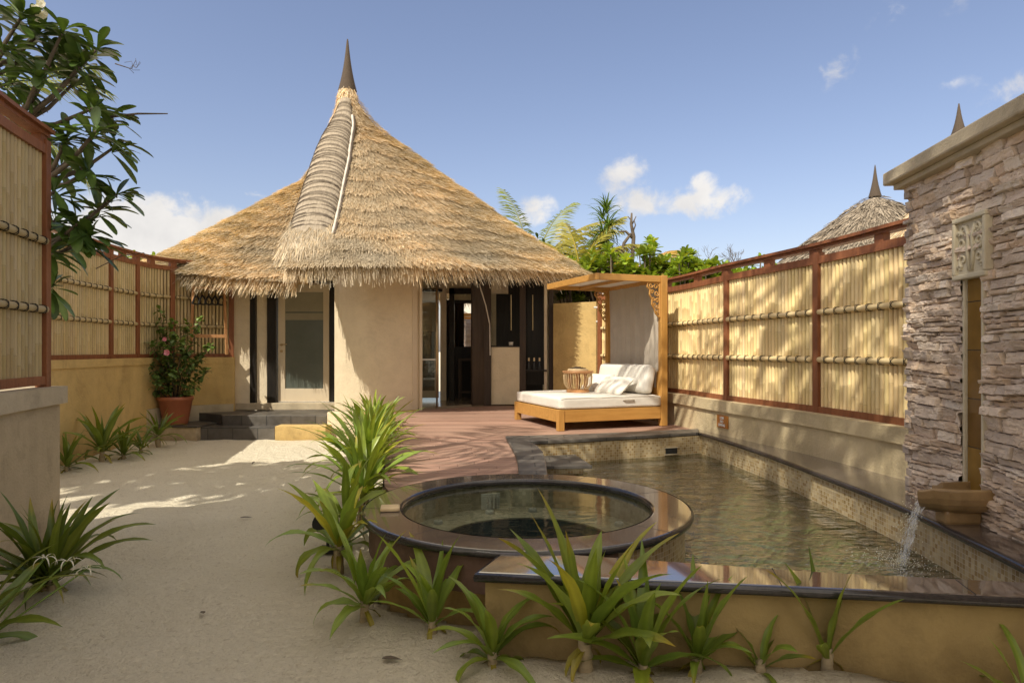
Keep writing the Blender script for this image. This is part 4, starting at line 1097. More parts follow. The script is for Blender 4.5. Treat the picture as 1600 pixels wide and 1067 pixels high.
for r in range(len(rows)-1):
    m_ = ri == r
    if not m_.any(): continue
    cuts = [-.3]
    while cuts[-1] < SL+.3: cuts.append(cuts[-1] + rs.uniform(.07, .34))
    cuts = np.array(cuts); bi = np.clip(np.searchsorted(cuts, wu[m_])-1, 0, len(cuts)-2)
    hb = rs.uniform(0, .045, len(cuts)); tz = rs.uniform(-.30, .45, len(cuts)); tu = rs.uniform(-.08, .08, len(cuts))
    cc = np.array([(.60, .50, .40), (.64, .54, .43), (.55, .45, .35), (.66, .58, .48), (.58, .46, .34), (.52, .44, .36)])[rs.randint(0, 6, len(cuts))]*rs.uniform(1.22, 1.55, (len(cuts), 1))*np.array([1.0, 1.0, 1.02])
    zc = (wz[m_]-(rows[r]+rows[r+1])/2); uc = wu[m_]-(cuts[bi]+cuts[bi+1])/2
    H_[m_] = hb[bi] + tz[bi]*zc + tu[bi]*uc
    TC[m_] = cc[bi]
    ez = np.minimum(wz[m_]-rows[r], rows[r+1]-wz[m_]); eu = np.minimum(wu[m_]-cuts[bi], cuts[bi+1]-wu[m_])
    edge[m_] = np.clip(np.minimum(ez, eu)/.0045, 0, 1)
fr = .008*(vnoise(U*14, Zg*60, 5)-.5) + .004*(vnoise(U*45, Zg*110, 6)-.5) + .010*(vnoise(U*11, Zg*22, 7)-.5)
fr = np.round(fr/.004)*.004*.8 + fr*.2
H_ = (H_ + fr)*1.0 - (1-edge)*.030
TC = TC*(.5 + .5*edge[..., None])*(.93+.14*vnoise(U*20, Zg*70, 9)[..., None])
# channel: y 3.98..4.19  -> u range
cu0 = (A_.y-4.195)/abs(SD_.y); cu1 = (A_.y-3.985)/abs(SD_.y); CZ0, CZ1 = .60, 1.95
hole = (U > cu0) & (U < cu1) & (Zg > CZ0) & (Zg < CZ1)
px_ = A_.x + SD_.x*U + SN.x*H_; py_ = A_.y + SD_.y*U + SN.y*H_
V = np.stack([px_, py_, Zg], -1).reshape(-1, 3)
me = bpy.data.meshes.new('stone_facing')
I = np.arange((nu+1)*(nz+1)).reshape(nu+1, nz+1)
q_ = np.stack([I[:-1, :-1], I[:-1, 1:], I[1:, 1:], I[1:, :-1]], -1)[~(hole[:-1, :-1])]
me.from_pydata((V - np.array([2.9, 4.2, 0])).tolist(), [], q_.reshape(-1, 4).tolist()); me.update()
ca = me.color_attributes.new('Col', 'FLOAT_COLOR', 'POINT'); cc = np.ones((V.shape[0], 4), dtype=np.float32); cc[:, :3] = TC.reshape(-1, 3); ca.data.foreach_set('color', cc.ravel())
me.materials.append(M['stone'])
o = bpy.data.objects.new('stone_facing', me); COL.objects.link(o); o.parent = sw
q = MB()
def sbox(mb, u0, u1, z0, z1, d0, d1, col=None):
    P = [stonepos(u, z, d) for z in (z0, z1) for (u, d) in ((u0, d0), (u1, d0), (u1, d1), (u0, d1))]
    mb.add(P, [(0,1,2,3), (7,6,5,4), (0,4,5,1), (1,5,6,2), (2,6,7,3), (3,7,4,0)], col)
sbox(q, 0.0, cu0, .3, 2.70, -.03, -.32); sbox(q, cu1, SL, .3, 2.70, -.03, -.32); sbox(q, cu0, cu1, 1.95, 2.70, -.03, -.32); sbox(q, cu0, cu1, .3, .60, -.03, -.32); sbox(q, cu0, cu1, .60, 1.95, -.10, -.32)
q.build('wall_core', M['tan'], sw)
# rough end stones
q = MB(); z = Z0
while z < 2.68:
    h = R.uniform(.03, .075); v = R.uniform(.85, 1.1); c = (.55*v, .47*v, .41*v)
    sbox(q, -R.uniform(.0, .035), .06, z, min(z+h-.003, 2.69), R.uniform(.0, .035), -.3, c); z += h
q.build('end_stones', M['stone'], sw, bevel=.006)
q = MB(); sbox(q, -.10, SL, 2.735, 2.83, .145, -.40); q.build('cap', M['concrete'], sw, bevel=.012)
q = MB(); sbox(q, -.06, SL, 2.695, 2.735, .085, -.36); q.build('cap_moulding', M['concrete'], sw, bevel=.006)
q = MB(); sbox(q, cu0+.025, cu1-.025, .60, 1.95, .004, -.055); q.build('water_channel', M['channel'], sw)
q = MB(); sbox(q, cu0-.004, cu0+.018, .60, 1.95, .022, -.06); sbox(q, cu1-.018, cu1+.004, .60, 1.95, .022, -.06); q.build('channel_trim', M['carving'], sw, bevel=.004)
# carved plaque
plq = thing('carved_plaque', 'square carved limestone plaque with curling plant relief on the stone wall', 'plaque', tuple(stonepos((A_.y-4.083)/abs(SD_.y), 1.94, .05)))
uc = (A_.y-4.083)/abs(SD_.y)
q = MB(); sbox(q, uc-.145, uc+.145, 1.97, 2.30, .030, .0); q.build('panel', M['carving'], plq)
q = MB(); sbox(q, uc-.175, uc+.175, 1.94, 1.972, .055, .0); sbox(q, uc-.175, uc+.175, 2.298, 2.33, .055, .0); sbox(q, uc-.175, uc-.145, 1.972, 2.298, .055, .0); sbox(q, uc+.145, uc+.175, 1.972, 2.298, .055, .0)
q.build('frame', M['carving'], plq, bevel=.008)
q = MB()
def spiral(cu, cz, r, a0, turns, dirn_):
    pts = []
    for k in range(15):
        t = k/14; a = a0 + dirn_*turns*2*PI*t; rr = r*(1-.8*t)
        pts.append(stonepos(cu + rr*math.cos(a), cz + rr*math.sin(a), .034))
    q.tube(pts, [.011*(1-.4*k/14) for k in range(15)], 6)
for sgn in (-1, 1):
    q.tube([stonepos(uc+sgn*.012, 1.99, .034), stonepos(uc+sgn*.03, 2.1, .036), stonepos(uc+sgn*.02, 2.2, .036), stonepos(uc+sgn*.05, 2.27, .034)], .012, 6)
    for (du, dz, r, a0, tn) in ((.095, .085, .042, -1.4, 1.1), (.10, .185, .040, -1.5, 1.2), (.085, .275, .032, -1.6, 1.1), (.05, .15, .025, 1.5, .9), (.055, .24, .022, 1.5, 1), (.13, .04, .022, 0, 1), (.14, .25, .018, 0, 1)):
        a_ = a0 if sgn > 0 else PI-a0
        spiral(uc+sgn*du*.88, 1.975+dz, r, a_, tn, sgn)
q.build('relief', M['carving'], plq, smooth=True)
# spout
spt = thing('water_spout', 'bronze coloured clay trough spout jutting from the stone wall over the pool', 'spout', (2.70, 4.08, .50))
q = MB(); path = [(2.90, 4.03), (2.76, 4.035), (2.65, 4.07), (2.575, 4.15)]; path = catmull(path, .03); PS = arclen(path)
prof_o = [(-.13*math.cos(PI*k/12), .135-.155*math.sin(PI*k/12)**.8) for k in range(13)] + [(.106*math.cos(PI*k/12), .142-.125*math.sin(PI*k/12)**.8) for k in range(13)]
rows_ = []
for k in range(len(path)):
    p, d = along(path, PS, PS[k]); sc = 1 + .12*math.sin(PI*k/(len(path)-1))
    zz = .545 - .02*k/len(path)
    rows_.append([(p[0]-d[1]*a*sc, p[1]+d[0]*a*sc, zz + b*(1 if k < len(path)-2 else .85)) for a, b in prof_o])
vs = [v for r_ in rows_ for v in r_]; n = len(prof_o); fs = []
for i in range(len(rows_)-1):
    for k in range(n): fs.append((i*n+k, i*n+(k+1) % n, (i+1)*n+(k+1) % n, (i+1)*n+k))
fs.append(tuple(range(n))); fs.append(tuple(range((len(rows_)-1)*n, len(rows_)*n)))
q.add(vs, fs); q.build('trough', M['copper'], spt, smooth=False, bevel=.006)
q = MB(); q.box((2.72, 4.06, .49), (.22, .12, .09)); q.build('support', M['copper'], spt, bevel=.02)
q = MB(); q.prism([(2.84, 3.98), (2.60, 4.01), (2.57, 4.09), (2.60, 4.17), (2.84, 4.15)], 0, .615, top_only=True)
q.build('trough_water', M['spawater'], spt)
fall = thing('falling_water', 'thin stream of water falling from the bronze spout into the pool', 'water', (2.50, 4.12, .13))
q = MB()
for s in range(5):
    off = (s-2)*.028
    rows_ = []
    for k in range(14):
        t = k/13; x = 2.575 - .17*t**.8; z = .585 - .42*t**1.7; wv = .04*(1+.8*t)
        j = .012*mn.noise(Vector((s*3.1, k*.6, 0)))
        rows_ += [(x+j+.01*s, 4.135+off-wv/2+j, z), (x+j+.01*s, 4.135+off+wv/2+j, z)]
    q.add(rows_, [(2*k, 2*k+1, 2*k+3, 2*k+2) for k in range(13)])
q.build('stream', M['stream'], fall, smooth=True)
q = MB(); rs = np.random.RandomState(4)
def drop(p, r, mb=q):
    v = [(r,0,0), (-r,0,0), (0,r,0), (0,-r,0), (0,0,r*1.6), (0,0,-r*1.6)]
    mb.add([(a+p[0], b+p[1], c+p[2]) for a, b, c in v], [(0,2,4), (2,1,4), (1,3,4), (3,0,4), (2,0,5), (1,2,5), (3,1,5), (0,3,5)])
for k in range(300):
    t = rs.rand(); x = 2.575 - .17*t**.8 + rs.normal(0, .02); z = .585-.40*t**1.7 + rs.normal(0, .02)
    drop((x, 4.13 + rs.normal(0, .045+.02*t), z), rs.uniform(.0012, .003))
for k in range(420):
    a = rs.uniform(0, 2*PI); r = abs(rs.normal(0, .13))
    drop((2.38+r*math.cos(a), 4.10+r*math.sin(a), .18 + abs(rs.normal(0, .05))*math.exp(-r*4)), rs.uniform(.0012, .0032))
q.build('droplets', M['foam'], fall, rec=False)
q = MB()
for k in range(620):
    a = rs.uniform(0, 2*PI); r = abs(rs.normal(0, .2)); cx_, cy_ = 2.33+r*math.cos(a)*1.1, 4.05+r*math.sin(a)*1.2
    if cx_ > 2.62: continue
    rr_ = rs.uniform(.003, .012); n_ = 6
    q.add([(cx_+rr_*math.cos(2*PI*i/n_)*rs.uniform(.6, 2.2), cy_+rr_*math.sin(2*PI*i/n_)*rs.uniform(.5, 1), .179) for i in range(n_)], [tuple(range(n_))])
q.build('surface_foam', M['stream'], fall, rec=False)

# ------------------------------------------------------------------ daybed
BA = math.atan2(.355, .935)
bed = thing('daybed', 'golden teak daybed with white mattress and a cantilevered canopy by the bamboo fence', 'daybed', (.62, 8.84, ZD+.002), BA)
BW, BD = 1.68, 1.65
def lb(name, mat, fn, bevel=.004, parent=None, **kw):
    m = MB(); fn(m); return m.build(name, mat, parent or bed, local=True, bevel=bevel, **kw)
lb('leg', M['teak'], lambda m: m.box((.045, .045, .14), (.085, .085, .28)))
lb('leg', M['teak'], lambda m: m.box((.045, BD-.045, .14), (.085, .085, .28)))
lb('post', M['teak'], lambda m: m.box((BW-.03, .045, 1.07), (.10, .085, 2.13)))
lb('post', M['teak'], lambda m: m.box((BW-.03, BD-.045, 1.07), (.10, .085, 2.13)))
def rails_(m):
    m.box((BW/2, .030, .195), (BW-.17, .035, .165)); m.box((.030, BD/2, .195), (.035, BD-.17, .165)); m.box((BW/2, BD-.03, .195), (BW-.17, .035, .165)); m.box((BW-.03, BD/2, .195), (.035, BD-.17, .165))
lb('side_rail', M['teak_h'], rails_)
lb('slat_base', M['teak_h'], lambda m: m.box((BW/2, BD/2, .255), (BW-.1, BD-.1, .02)))
lb('headboard', M['teak'], lambda m: m.box((BW-.035, BD/2, .55), (.03, BD-.19, .45)))
def canopy(m):
    x0 = .60
    m.box(((x0+BW-.08)/2, .045, 2.085), (BW-.08-x0, .045, .09)); m.box(((x0+BW-.08)/2, BD-.045, 2.085), (BW-.08-x0, .045, .09))
    m.box((x0-.02, BD/2, 2.083), (.045, BD, .088)); m.box((BW-.03, BD/2, 2.08), (.045, BD-.17, .08))
    m.box((1.12, BD/2, 2.075), (.035, BD-.14, .04))
lb('canopy_frame', M['teak_h'], canopy)
lb('canopy_cloth', M['linen'], lambda m: m.box((1.14, BD/2, 2.108), (1.0, BD-.12, .012)), bevel=0)
def cloth(m):
    nu_, nv_ = 60, 20
    vs = []
    for i in range(nu_+1):
        v = .10 + (BD-.20)*i/nu_
        for j in range(nv_+1):
            z = 2.04 - 1.5*j/nv_
            x = BW-.055 + .018*math.sin(v*21+1.2*math.sin(z*1.7)) + .012*math.sin(v*47+z) + .02*(j/nv_)
            vs.append((x, v + .01*math.sin(z*4), z))
    m.add(vs, [(i*(nv_+1)+j, i*(nv_+1)+j+1, (i+1)*(nv_+1)+j+1, (i+1)*(nv_+1)+j) for i in range(nu_) for j in range(nv_)])
lb('curtain', M['curtain'], cloth, bevel=0, smooth=True)
def softbox(m, c, size, r=.05, seg=14, bulge=.02, seed=0, tilt=0.0, rz=0.0, rx=0.0):
    """a soft cushion: subdivided rounded box with wrinkles"""
    import bmesh
    bm = bmesh.new(); bmesh.ops.create_cube(bm, size=1.0)
    bmesh.ops.subdivide_edges(bm, edges=bm.edges[:], cuts=seg, use_grid_fill=True)
    Mx = Matrix.Translation(Vector(c)) @ Matrix.Rotation(rz, 4, 'Z') @ Matrix.Rotation(tilt, 4, 'Y') @ Matrix.Rotation(rx, 4, 'X')
    vs = []
    for v in bm.verts:
        p = Vector((v.co.x*size[0], v.co.y*size[1], v.co.z*size[2]))
        hx = [max(0, abs(p[a])-(size[a]/2-r)) for a in range(3)]
        l = math.sqrt(sum(h*h for h in hx))
        if l > r:
            for a in range(3):
                s = 1 if p[a] > 0 else -1
                if hx[a] > 0: p[a] = s*(size[a]/2-r + hx[a]*r/l)
        u = [2*abs(v.co[a]) for a in range(3)]
        p.z *= 1 + bulge/size[2]*2*(1-u[0]**2)*(1-u[1]**2)
        n = Vector((p.x*7, p.y*7, p.z*7+seed)); w_ = .006*mn.noise(n) + .003*mn.noise(n*3.1)
        p += p.normalized()*w_
        vs.append(Mx @ p)
    fs = [tuple(v.index for v in f.verts) for f in bm.faces]; m.add(vs, fs); bm.free()
mt_ = lb('mattress', M['linen'], lambda m: softbox(m, (BW/2-.02, BD/2, .36), (BW-.09, BD-.02, .165), .04, 18, .008, 3), bevel=0, smooth=True)
lb('piping', M['curtain'], lambda m: m.tube([(.03, .010, .435), (BW-.12, .010, .435)], .004, 6), bevel=0, parent=mt_)
lb('handle_loop', M['curtain'], lambda m: m.tube([(.98, .012, .385), (1.0, -.004, .388), (1.14, -.004, .388), (1.16, .012, .385)], .009, 6), bevel=0, parent=mt_)
def bracket(vy):
    def fn(m):
        # pierced scroll bracket hanging from the canopy rail beside the post
        ox = BW-.085; pts = [(0, 2.035), (-.20, 2.035), (-.205, 1.97), (-.16, 1.93), (-.165, 1.86), (-.125, 1.80), (-.13, 1.72), (-.085, 1.66), (-.07, 1.60), (-.015, 1.545), (0, 1.545)]
        def P(a, z): return (ox+a, vy, z)
        m.tube([P(*p) for p in pts], .013, 6); m.tube([P(0, 1.55), P(0, 2.035)], .016, 6)
        for (a, z, r, d) in ((-.06, 1.98, .045, 1), (-.145, 1.99, .035, -1), (-.05, 1.88, .042, -1), (-.125, 1.90, .03, 1), (-.04, 1.78, .036, 1), (-.105, 1.80, .03, -1), (-.04, 1.69, .032, -1), (-.09, 1.72, .022, 1), (-.03, 1.615, .025, 1)):
            sp = []
            for k in range(13):
                t = k/12; an = d*2*PI*1.15*t; rr = r*(1-.72*t); sp.append(P(a+rr*math.cos(an), z+rr*math.sin(an)))
            m.tube(sp, .010, 5)
    return fn
lb('carved_bracket', M['teak'], bracket(.045), bevel=0)
lb('carved_bracket', M['teak'], bracket(BD-.045), bevel=0)
def bedpt(u, v, z): return (.62 + u*math.cos(BA) - v*math.sin(BA), 8.84 + u*math.sin(BA) + v*math.cos(BA), ZD + z)
q = MB(); c_ = bedpt(1.48, BD/2, .66)
softbox(q, (0, 0, 0), (.17, 1.46, .42), .07, 14, .0, 8, tilt=.22, rz=0)
bc_ = q.build('back_cushion', M['linen'], local=True, smooth=True, label='long white back cushion leaning against the daybed curtain', cat='cushion'); bc_.location = c_; bc_.rotation_euler = (0, 0, BA)
def pillow(loc, rz, tilt, seed, label):
    m = MB(); n = 22; top = []; W_, H2, T_ = .66, .36, .15
    vs = []
    for sgn in (1, -1):
        for i in range(n+1):
            for j in range(n+1):
                a = 2*i/n-1; b = 2*j/n-1
                th = T_/2*max(0, (1-abs(a)**3.2))**.55*max(0, (1-abs(b)**3.0))**.55
                pinch = 1 - .07*(b*b if True else 0)*(1-a*a)
                x = a*W_/2*(1-.07*(1-b*b)); y = b*H2/2*(1-.09*(1-a*a))
                th += .008*mn.noise(Vector((a*3.2+seed, b*3.2, sgn*2)))*(1 if th > .01 else 0)
                vs.append((x, y, sgn*th))
    N1 = (n+1)*(n+1); fs = []
    for s_i in (0, 1):
        for i in range(n):
            for j in range(n):
                a = s_i*N1+i*(n+1)+j; f = (a, a+n+1, a+n+2, a+1); fs.append(f if s_i == 0 else f[::-1])
    m.add(vs, fs)
    o = m.build('pillow', M['linen'], local=True, smooth=True, label=label, cat='pillow', group='white pillows on the daybed')
    o.location = loc; o.rotation_euler = (tilt, 0, rz)
    return o
pillow(bedpt(1.20, 1.17, .575), BA-PI/2+.05, .80, 1, 'white pillow on the daybed nearer the wooden lantern stand')
pillow(bedpt(1.14, .56, .565), BA-PI/2+.16, .70, 5, 'white pillow on the daybed nearer the front canopy post')
# lantern-like tray stand
tl = bedpt(.74, .92, .445)
ls = thing('tray_stand', 'round rattan tray stand with turned balusters standing on the daybed mattress', 'stand', tl)
def ll(name, mat, fn, **kw):
    m = MB(); fn(m); return m.build(name, mat, ls, local=True, **kw)
ll('base_ring', M['rattan'], lambda m: m.lathe([(0, 0), (.165, 0), (.172, .01), (.172, .04), (.155, .05), (0, .05)], (0, 0), 40), smooth=False)
ll('top_ring', M['rattan'], lambda m: m.lathe([(.0, .285), (.19, .285), (.225, .295), (.235, .31), (.228, .325), (.15, .33), (0, .33)], (0, 0), 48))
for k in range(6):
    a = 2*PI*k/6+.3
    ll('baluster', M['rattan'], lambda m: m.lathe([(.014, .05), (.024, .07), (.014, .10), (.028, .15), (.03, .19), (.014, .25), (.022, .27), (.016, .29)], (.135*math.cos(a), .135*math.sin(a)), 12), smooth=True)
def slats(m):
    for k in range(34):
        a = 2*PI*k/34; b = a+.05
        m.tube([(.15*math.cos(a), .15*math.sin(a), .05), (.205*math.cos(b), .205*math.sin(b), .13), (.215*math.cos(b), .215*math.sin(b), .24), (.205*math.cos(a), .205*math.sin(a), .29)], .005, 5)
ll('slat_cage', M['slatwood'], slats)
ll('woven_lid', M['slatwood'], lambda m: m.lathe([(.155, .33), (.15, .35), (.10, .368), (0, .372)], (0, 0), 36), smooth=True)
ll('lid_ring', M['darkwood'], lambda m: [m.tube([(r*math.cos(2*PI*k/24), r*math.sin(2*PI*k/24), z) for k in range(25)], .005, 5) for r, z in ((.12, .365), (.08, .375), (.045, .382))])

# ------------------------------------------------------------------ plants
def strap(mb, base, az, el, Ln, W, droop, col, rs, n=11, fold=.35, tip=None, ripple=.05, twist=0.0):
    p = Vector(base); out = Vector((math.cos(az), math.sin(az), 0)); sd0 = Vector((-math.sin(az), math.cos(az), 0))
    vs = []; cs = []; side_bend = rs.normal(0, .25)
    for k in range(n+1):
        t = k/n
        e = el - droop*t**1.7
        a2 = side_bend*t
        o2 = out*math.cos(a2) + sd0*math.sin(a2)
        d = o2*math.cos(e) + Vector((0, 0, 1))*math.sin(e)
        if k: p = p + d*(Ln/n)
        s = sd0*math.cos(a2) - out*math.sin(a2)
        up = s.cross(d); up = -up if up.z < 0 and abs(e) < 1.4 else up
        up = (Vector((0,0,1))*math.cos(e) - o2*math.sin(e))
        tw = twist*t
        s2 = s*math.cos(tw) + up*math.sin(tw)
        w_ = W*min(1, .42+1.5*t)*max(0, 1-t**2.3)**.9 + .0006
        f = fold*(1-.4*t)
        rp = ripple*math.sin(t*17+az*3)*w_*2
        vs += [p - s2*w_/2 + up*(w_/2*f+rp), p - s2*w_/4 + up*(w_*.16*f), p, p + s2*w_/4 + up*(w_*.16*f), p + s2*w_/2 + up*(w_/2*f-rp*.7)]
        c = col if tip is None or t < .72 else tuple(col[a]*(1-(t-.72)/.28) + tip[a]*(t-.72)/.28 for a in range(3))
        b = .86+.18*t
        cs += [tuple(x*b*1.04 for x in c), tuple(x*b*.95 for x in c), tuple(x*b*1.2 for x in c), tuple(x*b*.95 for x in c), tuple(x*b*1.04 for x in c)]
    fs = []
    for k in range(n):
        for j in range(4): fs.append((5*k+j, 5*k+j+1, 5*k+6+j, 5*k+5+j))
    mb.add(vs, fs, cs)
def strap_plant(x, y, z, label, seed, n=16, Ln=.5, W=.06, stem=.10, sr=.03, spread=1.0, yellow=.0, group='strap leaved garden plants', droopy=1.0, bright=1.0, heads=1, cat='plant', mat='leaf', azr=None):
    rs = np.random.RandomState(seed)
    t = thing('strap_leaf_plant', label, cat, (x, y, z), 0, group)
    st = MB(); fo = MB()
    for h in range(heads):
        hx, hy = (0, 0) if h == 0 else (rs.normal(0, .07), rs.normal(0, .09))
        sh = stem*(1 if h == 0 else rs.uniform(.5, 1.05))
        st.tube([(hx*(.3+.7*j/9)+rs.normal(0, .002), hy*(.3+.7*j/9)+rs.normal(0, .002), -.05+(sh+.09)*j/9) for j in range(10)], [sr*(1.15-.3*j/9)*(1+.09*(j % 2)+rs.normal(0, .03)) for j in range(10)], 10)
        for j in range(3): strap(fo, (hx, hy, sh*.85), rs.uniform(0, 6.28), -.3, Ln*rs.uniform(.25, .5), W*.6, 1.2, (1.7, .95, .9), rs, n=6)
        for k in range(n):
            f = (k+.5)/n
            az = k*2.399 + rs.normal(0, .25) if azr is None else rs.uniform(*azr)
            el = (1.42 - 1.15*f**1.1*spread) + rs.normal(0, .10)
            l = Ln*(.76+.36*math.sin(PI*min(1, f*1.1)))*rs.uniform(.78, 1.12); W_ = W*1.3
            v = rs.uniform(.78, 1.18)*bright; yl = rs.rand()*.35 + (.9 if rs.rand() < yellow else 0)
            col = (v*(1+1.1*yl), v*(1+.35*yl), v*(1-.25*min(yl, 1)))
            tip = (1.9, .9, .5) if rs.rand() < .22 + yellow else None
            strap(fo, (hx + .5*sr*math.cos(az), hy + .5*sr*math.sin(az), sh-.01+.05*(1-f)), az, el, l, W_*rs.uniform(.75, 1.12),
                  droopy*(.35+1.35*f)*rs.uniform(.5, 1.35), col, rs, tip=tip, twist=rs.normal(0, .5))
    st.build('stem', M['stemskin'], t, local=True, smooth=True)
    fast_build(fo, 'foliage', M[mat], t, local=True, smooth=True)
    return t
SP = [
 # x, y, label, seed, n, L, W, stem, spread, yellow, droopy
 (-.79, 3.57, 'splayed strap leaved plant on the sand in front of the hot tub skirt', 31, 18, .46, .060, .08, .9, .03, .9),
 (-.41, 3.42, 'upright strap leaved plant just left of the corner of the yellow pool wall', 32, 15, .48, .052, .04, .62, .0, .7),
 (-.09, 3.10, 'strap leaved plant with two broad leaves hanging toward the viewer at the pool wall corner', 33, 15, .38, .050, .03, 1.05, .03, 1.4),
 (.33, 3.00, 'largest plant in front of the pool wall with broad upright leaves', 34, 19, .60, .075, .13, .66, .05, .5),
 (.58, 2.95, 'dark strap leaved plant immediately right of the largest broad leaved plant', 35, 18, .50, .062, .05, .85, .0, .85),
 (.84, 3.02, 'medium strap leaved plant with short pale stem, second right of the largest plant', 36, 14, .40, .045, .05, .7, .0, .75),
 (1.12, 3.00, 'smallest green plant at the foot of the yellow pool wall', 37, 8, .24, .036, .01, 1.0, .0, 1.2),
 (1.42, 3.00, 'slim upright plant with few leaves standing alone against the yellow pool wall', 38, 8, .44, .052, .05, .55, .0, .4),
 (2.08, 2.66, 'bright green plant at the bottom right corner of the picture', 39, 8, .42, .045, .0, .9, .0, .8),
 (-1.14, 4.38, 'plant with yellowing drooping leaves left of the hot tub', 41, 20, .56, .066, .16, 1.15, .16, 1.15),
 (-1.26, 5.05, 'leafy plant hiding the black garden spotlight beside the hot tub', 42, 16, .50, .060, .22, .9, .10, .9),
 (-1.30, 5.75, 'strap leaved plant between the sand and the deck, behind the garden spotlight', 43, 20, .66, .062, .25, .95, .04, .9),
 (-1.42, 6.4, 'tall sunlit strap leaved plant reaching over the sand at the deck edge', 44, 24, .78, .062, .32, 1.0, .02, .9),
 (-1.52, 7.1, 'dense sunlit strap leaved plant midway along the deck edge', 45, 24, .66, .034, .38, .85, .03, .8),
 (-1.64, 7.8, 'sunlit strap leaved plant third from the hut along the deck edge', 46, 24, .62, .056, .42, .8, .02, .8),
 (-1.78, 8.5, 'sunlit strap leaved plant second from the hut along the deck edge', 47, 24, .58, .056, .42, .8, .02, .8),
 (-1.92, 9.3, 'strap leaved plant nearest the hut along the deck edge', 48, 22, .55, .056, .42, .75, .02, .8),
 (-2.78, 4.02, 'large dark strap leaved plant spreading at the foot of the tan wall', 51, 24, .56, .056, .04, .85, .02, .9),
 (-2.72, 3.35, 'spider lily clump with white flowers at the lower left edge', 52, 18, .62, .060, .03, 1.0, .0, 1.1),
 (-5.52, 8.25, 'low spreading plant at the near end of the yellow boundary wall', 61, 18, .54, .050, .05, 1.15, .0, 1.1),
 (-5.45, 8.85, 'tallest broad leaved plant against the yellow boundary wall', 62, 20, .70, .072, .14, .95, .0, .8),
 (-5.40, 9.25, 'middle strap leaved plant against the yellow boundary wall', 63, 17, .52, .052, .06, 1.0, .0, 1.0),
 (-5.38, 9.65, 'small strap leaved plant leaning by the yellow boundary wall', 64, 14, .42, .045, .05, 1.0, .0, 1.0),
 (-5.42, 10.2, 'strap leaved plant with thick stem nearest the plant plinth', 65, 18, .52, .048, .16, 1.05, .0, 1.1),
]
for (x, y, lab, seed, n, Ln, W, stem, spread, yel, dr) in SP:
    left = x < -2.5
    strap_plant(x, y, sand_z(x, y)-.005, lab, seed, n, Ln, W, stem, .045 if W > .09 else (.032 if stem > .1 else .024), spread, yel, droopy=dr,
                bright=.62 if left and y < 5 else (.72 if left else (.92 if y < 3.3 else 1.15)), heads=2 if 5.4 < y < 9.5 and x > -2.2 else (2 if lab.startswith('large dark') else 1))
# white spider lily flowers
stk = MB(); lil = MB(); rs = np.random.RandomState(3)
fl_t = [o for o in COL.objects if o.get('label', '').startswith('spider lily')][0]
for (ux, uy, uz) in ((.18, .45, .30), (.10, .38, .34), (.26, .50, .24)):
    for k in range(6):
        a = 2*PI*k/6 + rs.rand(); strap(lil, (ux, uy, uz), a, .5, .11, .010, 2.0, (1, 1, 1), rs, n=7, ripple=0)
    stk.tube([(ux*.2, uy*.2, .05), (ux*.8, uy*.8, uz*.8), (ux, uy, uz)], .005, 6)
fast_build(stk, 'flower_stalk', M['leaf'], fl_t, local=True, smooth=True); fast_build(lil, 'flower', M['petalwhite'], fl_t, local=True, smooth=True)
# garden spotlight
gs = thing('garden_spotlight', 'black round garden spotlight half hidden among the plants beside the hot tub', 'spotlight', (-1.38, 4.92, 0))
q = MB(); q.tube([(-1.40, 4.86, .24), (-1.36, 4.98, .17)], [.062, .045], 20); q.build('lamp_head', M['blackmetal'], gs, bevel=.003)
q = MB(); q.tube([(-1.402, 4.852, .243), (-1.398, 4.862, .238)], [.066, .066], 20); q.build('rim', M['blackmetal'], gs)
q = MB(); q.tube([(-1.37, 4.95, -.02), (-1.37, 4.95, .17)], .012, 8); q.box((-1.37, 4.95, .02), (.12, .12, .03)); q.build('spike', M['blackmetal'], gs)
# potted hibiscus
ph = thing('flower_pot', 'terracotta pot on the low plinth holding the hibiscus bush', 'pot', (-5.72, 11.32, .246))
q = MB(); q.lathe([(0, 0), (.185, 0), (.195, .02), (.262, .40), (.275, .405), (.282, .43), (.28, .47), (.262, .47), (.255, .42), (0, .40)], (0, 0), 48); q.build('pot_body', M['terracotta'], ph, local=True, smooth=True, bevel=0)
q = MB(); q.lathe([(.25, .425), (.001, .43)], (0, 0), 30); q.build('soil', M['soil'], ph, local=True)
def leafquad(mb, p, d, up, Ln, W, col, curl=.15):
    d = d.normalized(); s = d.cross(up)
    s = s.normalized() if s.length > 1e-4 else d.orthogonal().normalized(); u2 = s.cross(d)
    pts = [(0, 0, 0), (.35, -.5, .04), (.35, .5, .04), (.7, -.38, -.02), (.7, .38, -.02), (1, 0, -curl)]
    vs = [p + d*(a*Ln) + s*(b*W) + u2*(c*Ln) for a, b, c in pts]
    mb.add(vs, [(0, 1, 2), (1, 3, 4, 2), (3, 5, 4)], col)
hb = thing('hibiscus_bush', 'leafy hibiscus with a pink flower growing in the terracotta pot', 'shrub', (-5.72, 11.32, .66))
st = MB(); fo = MB(); rs = np.random.RandomState(15)
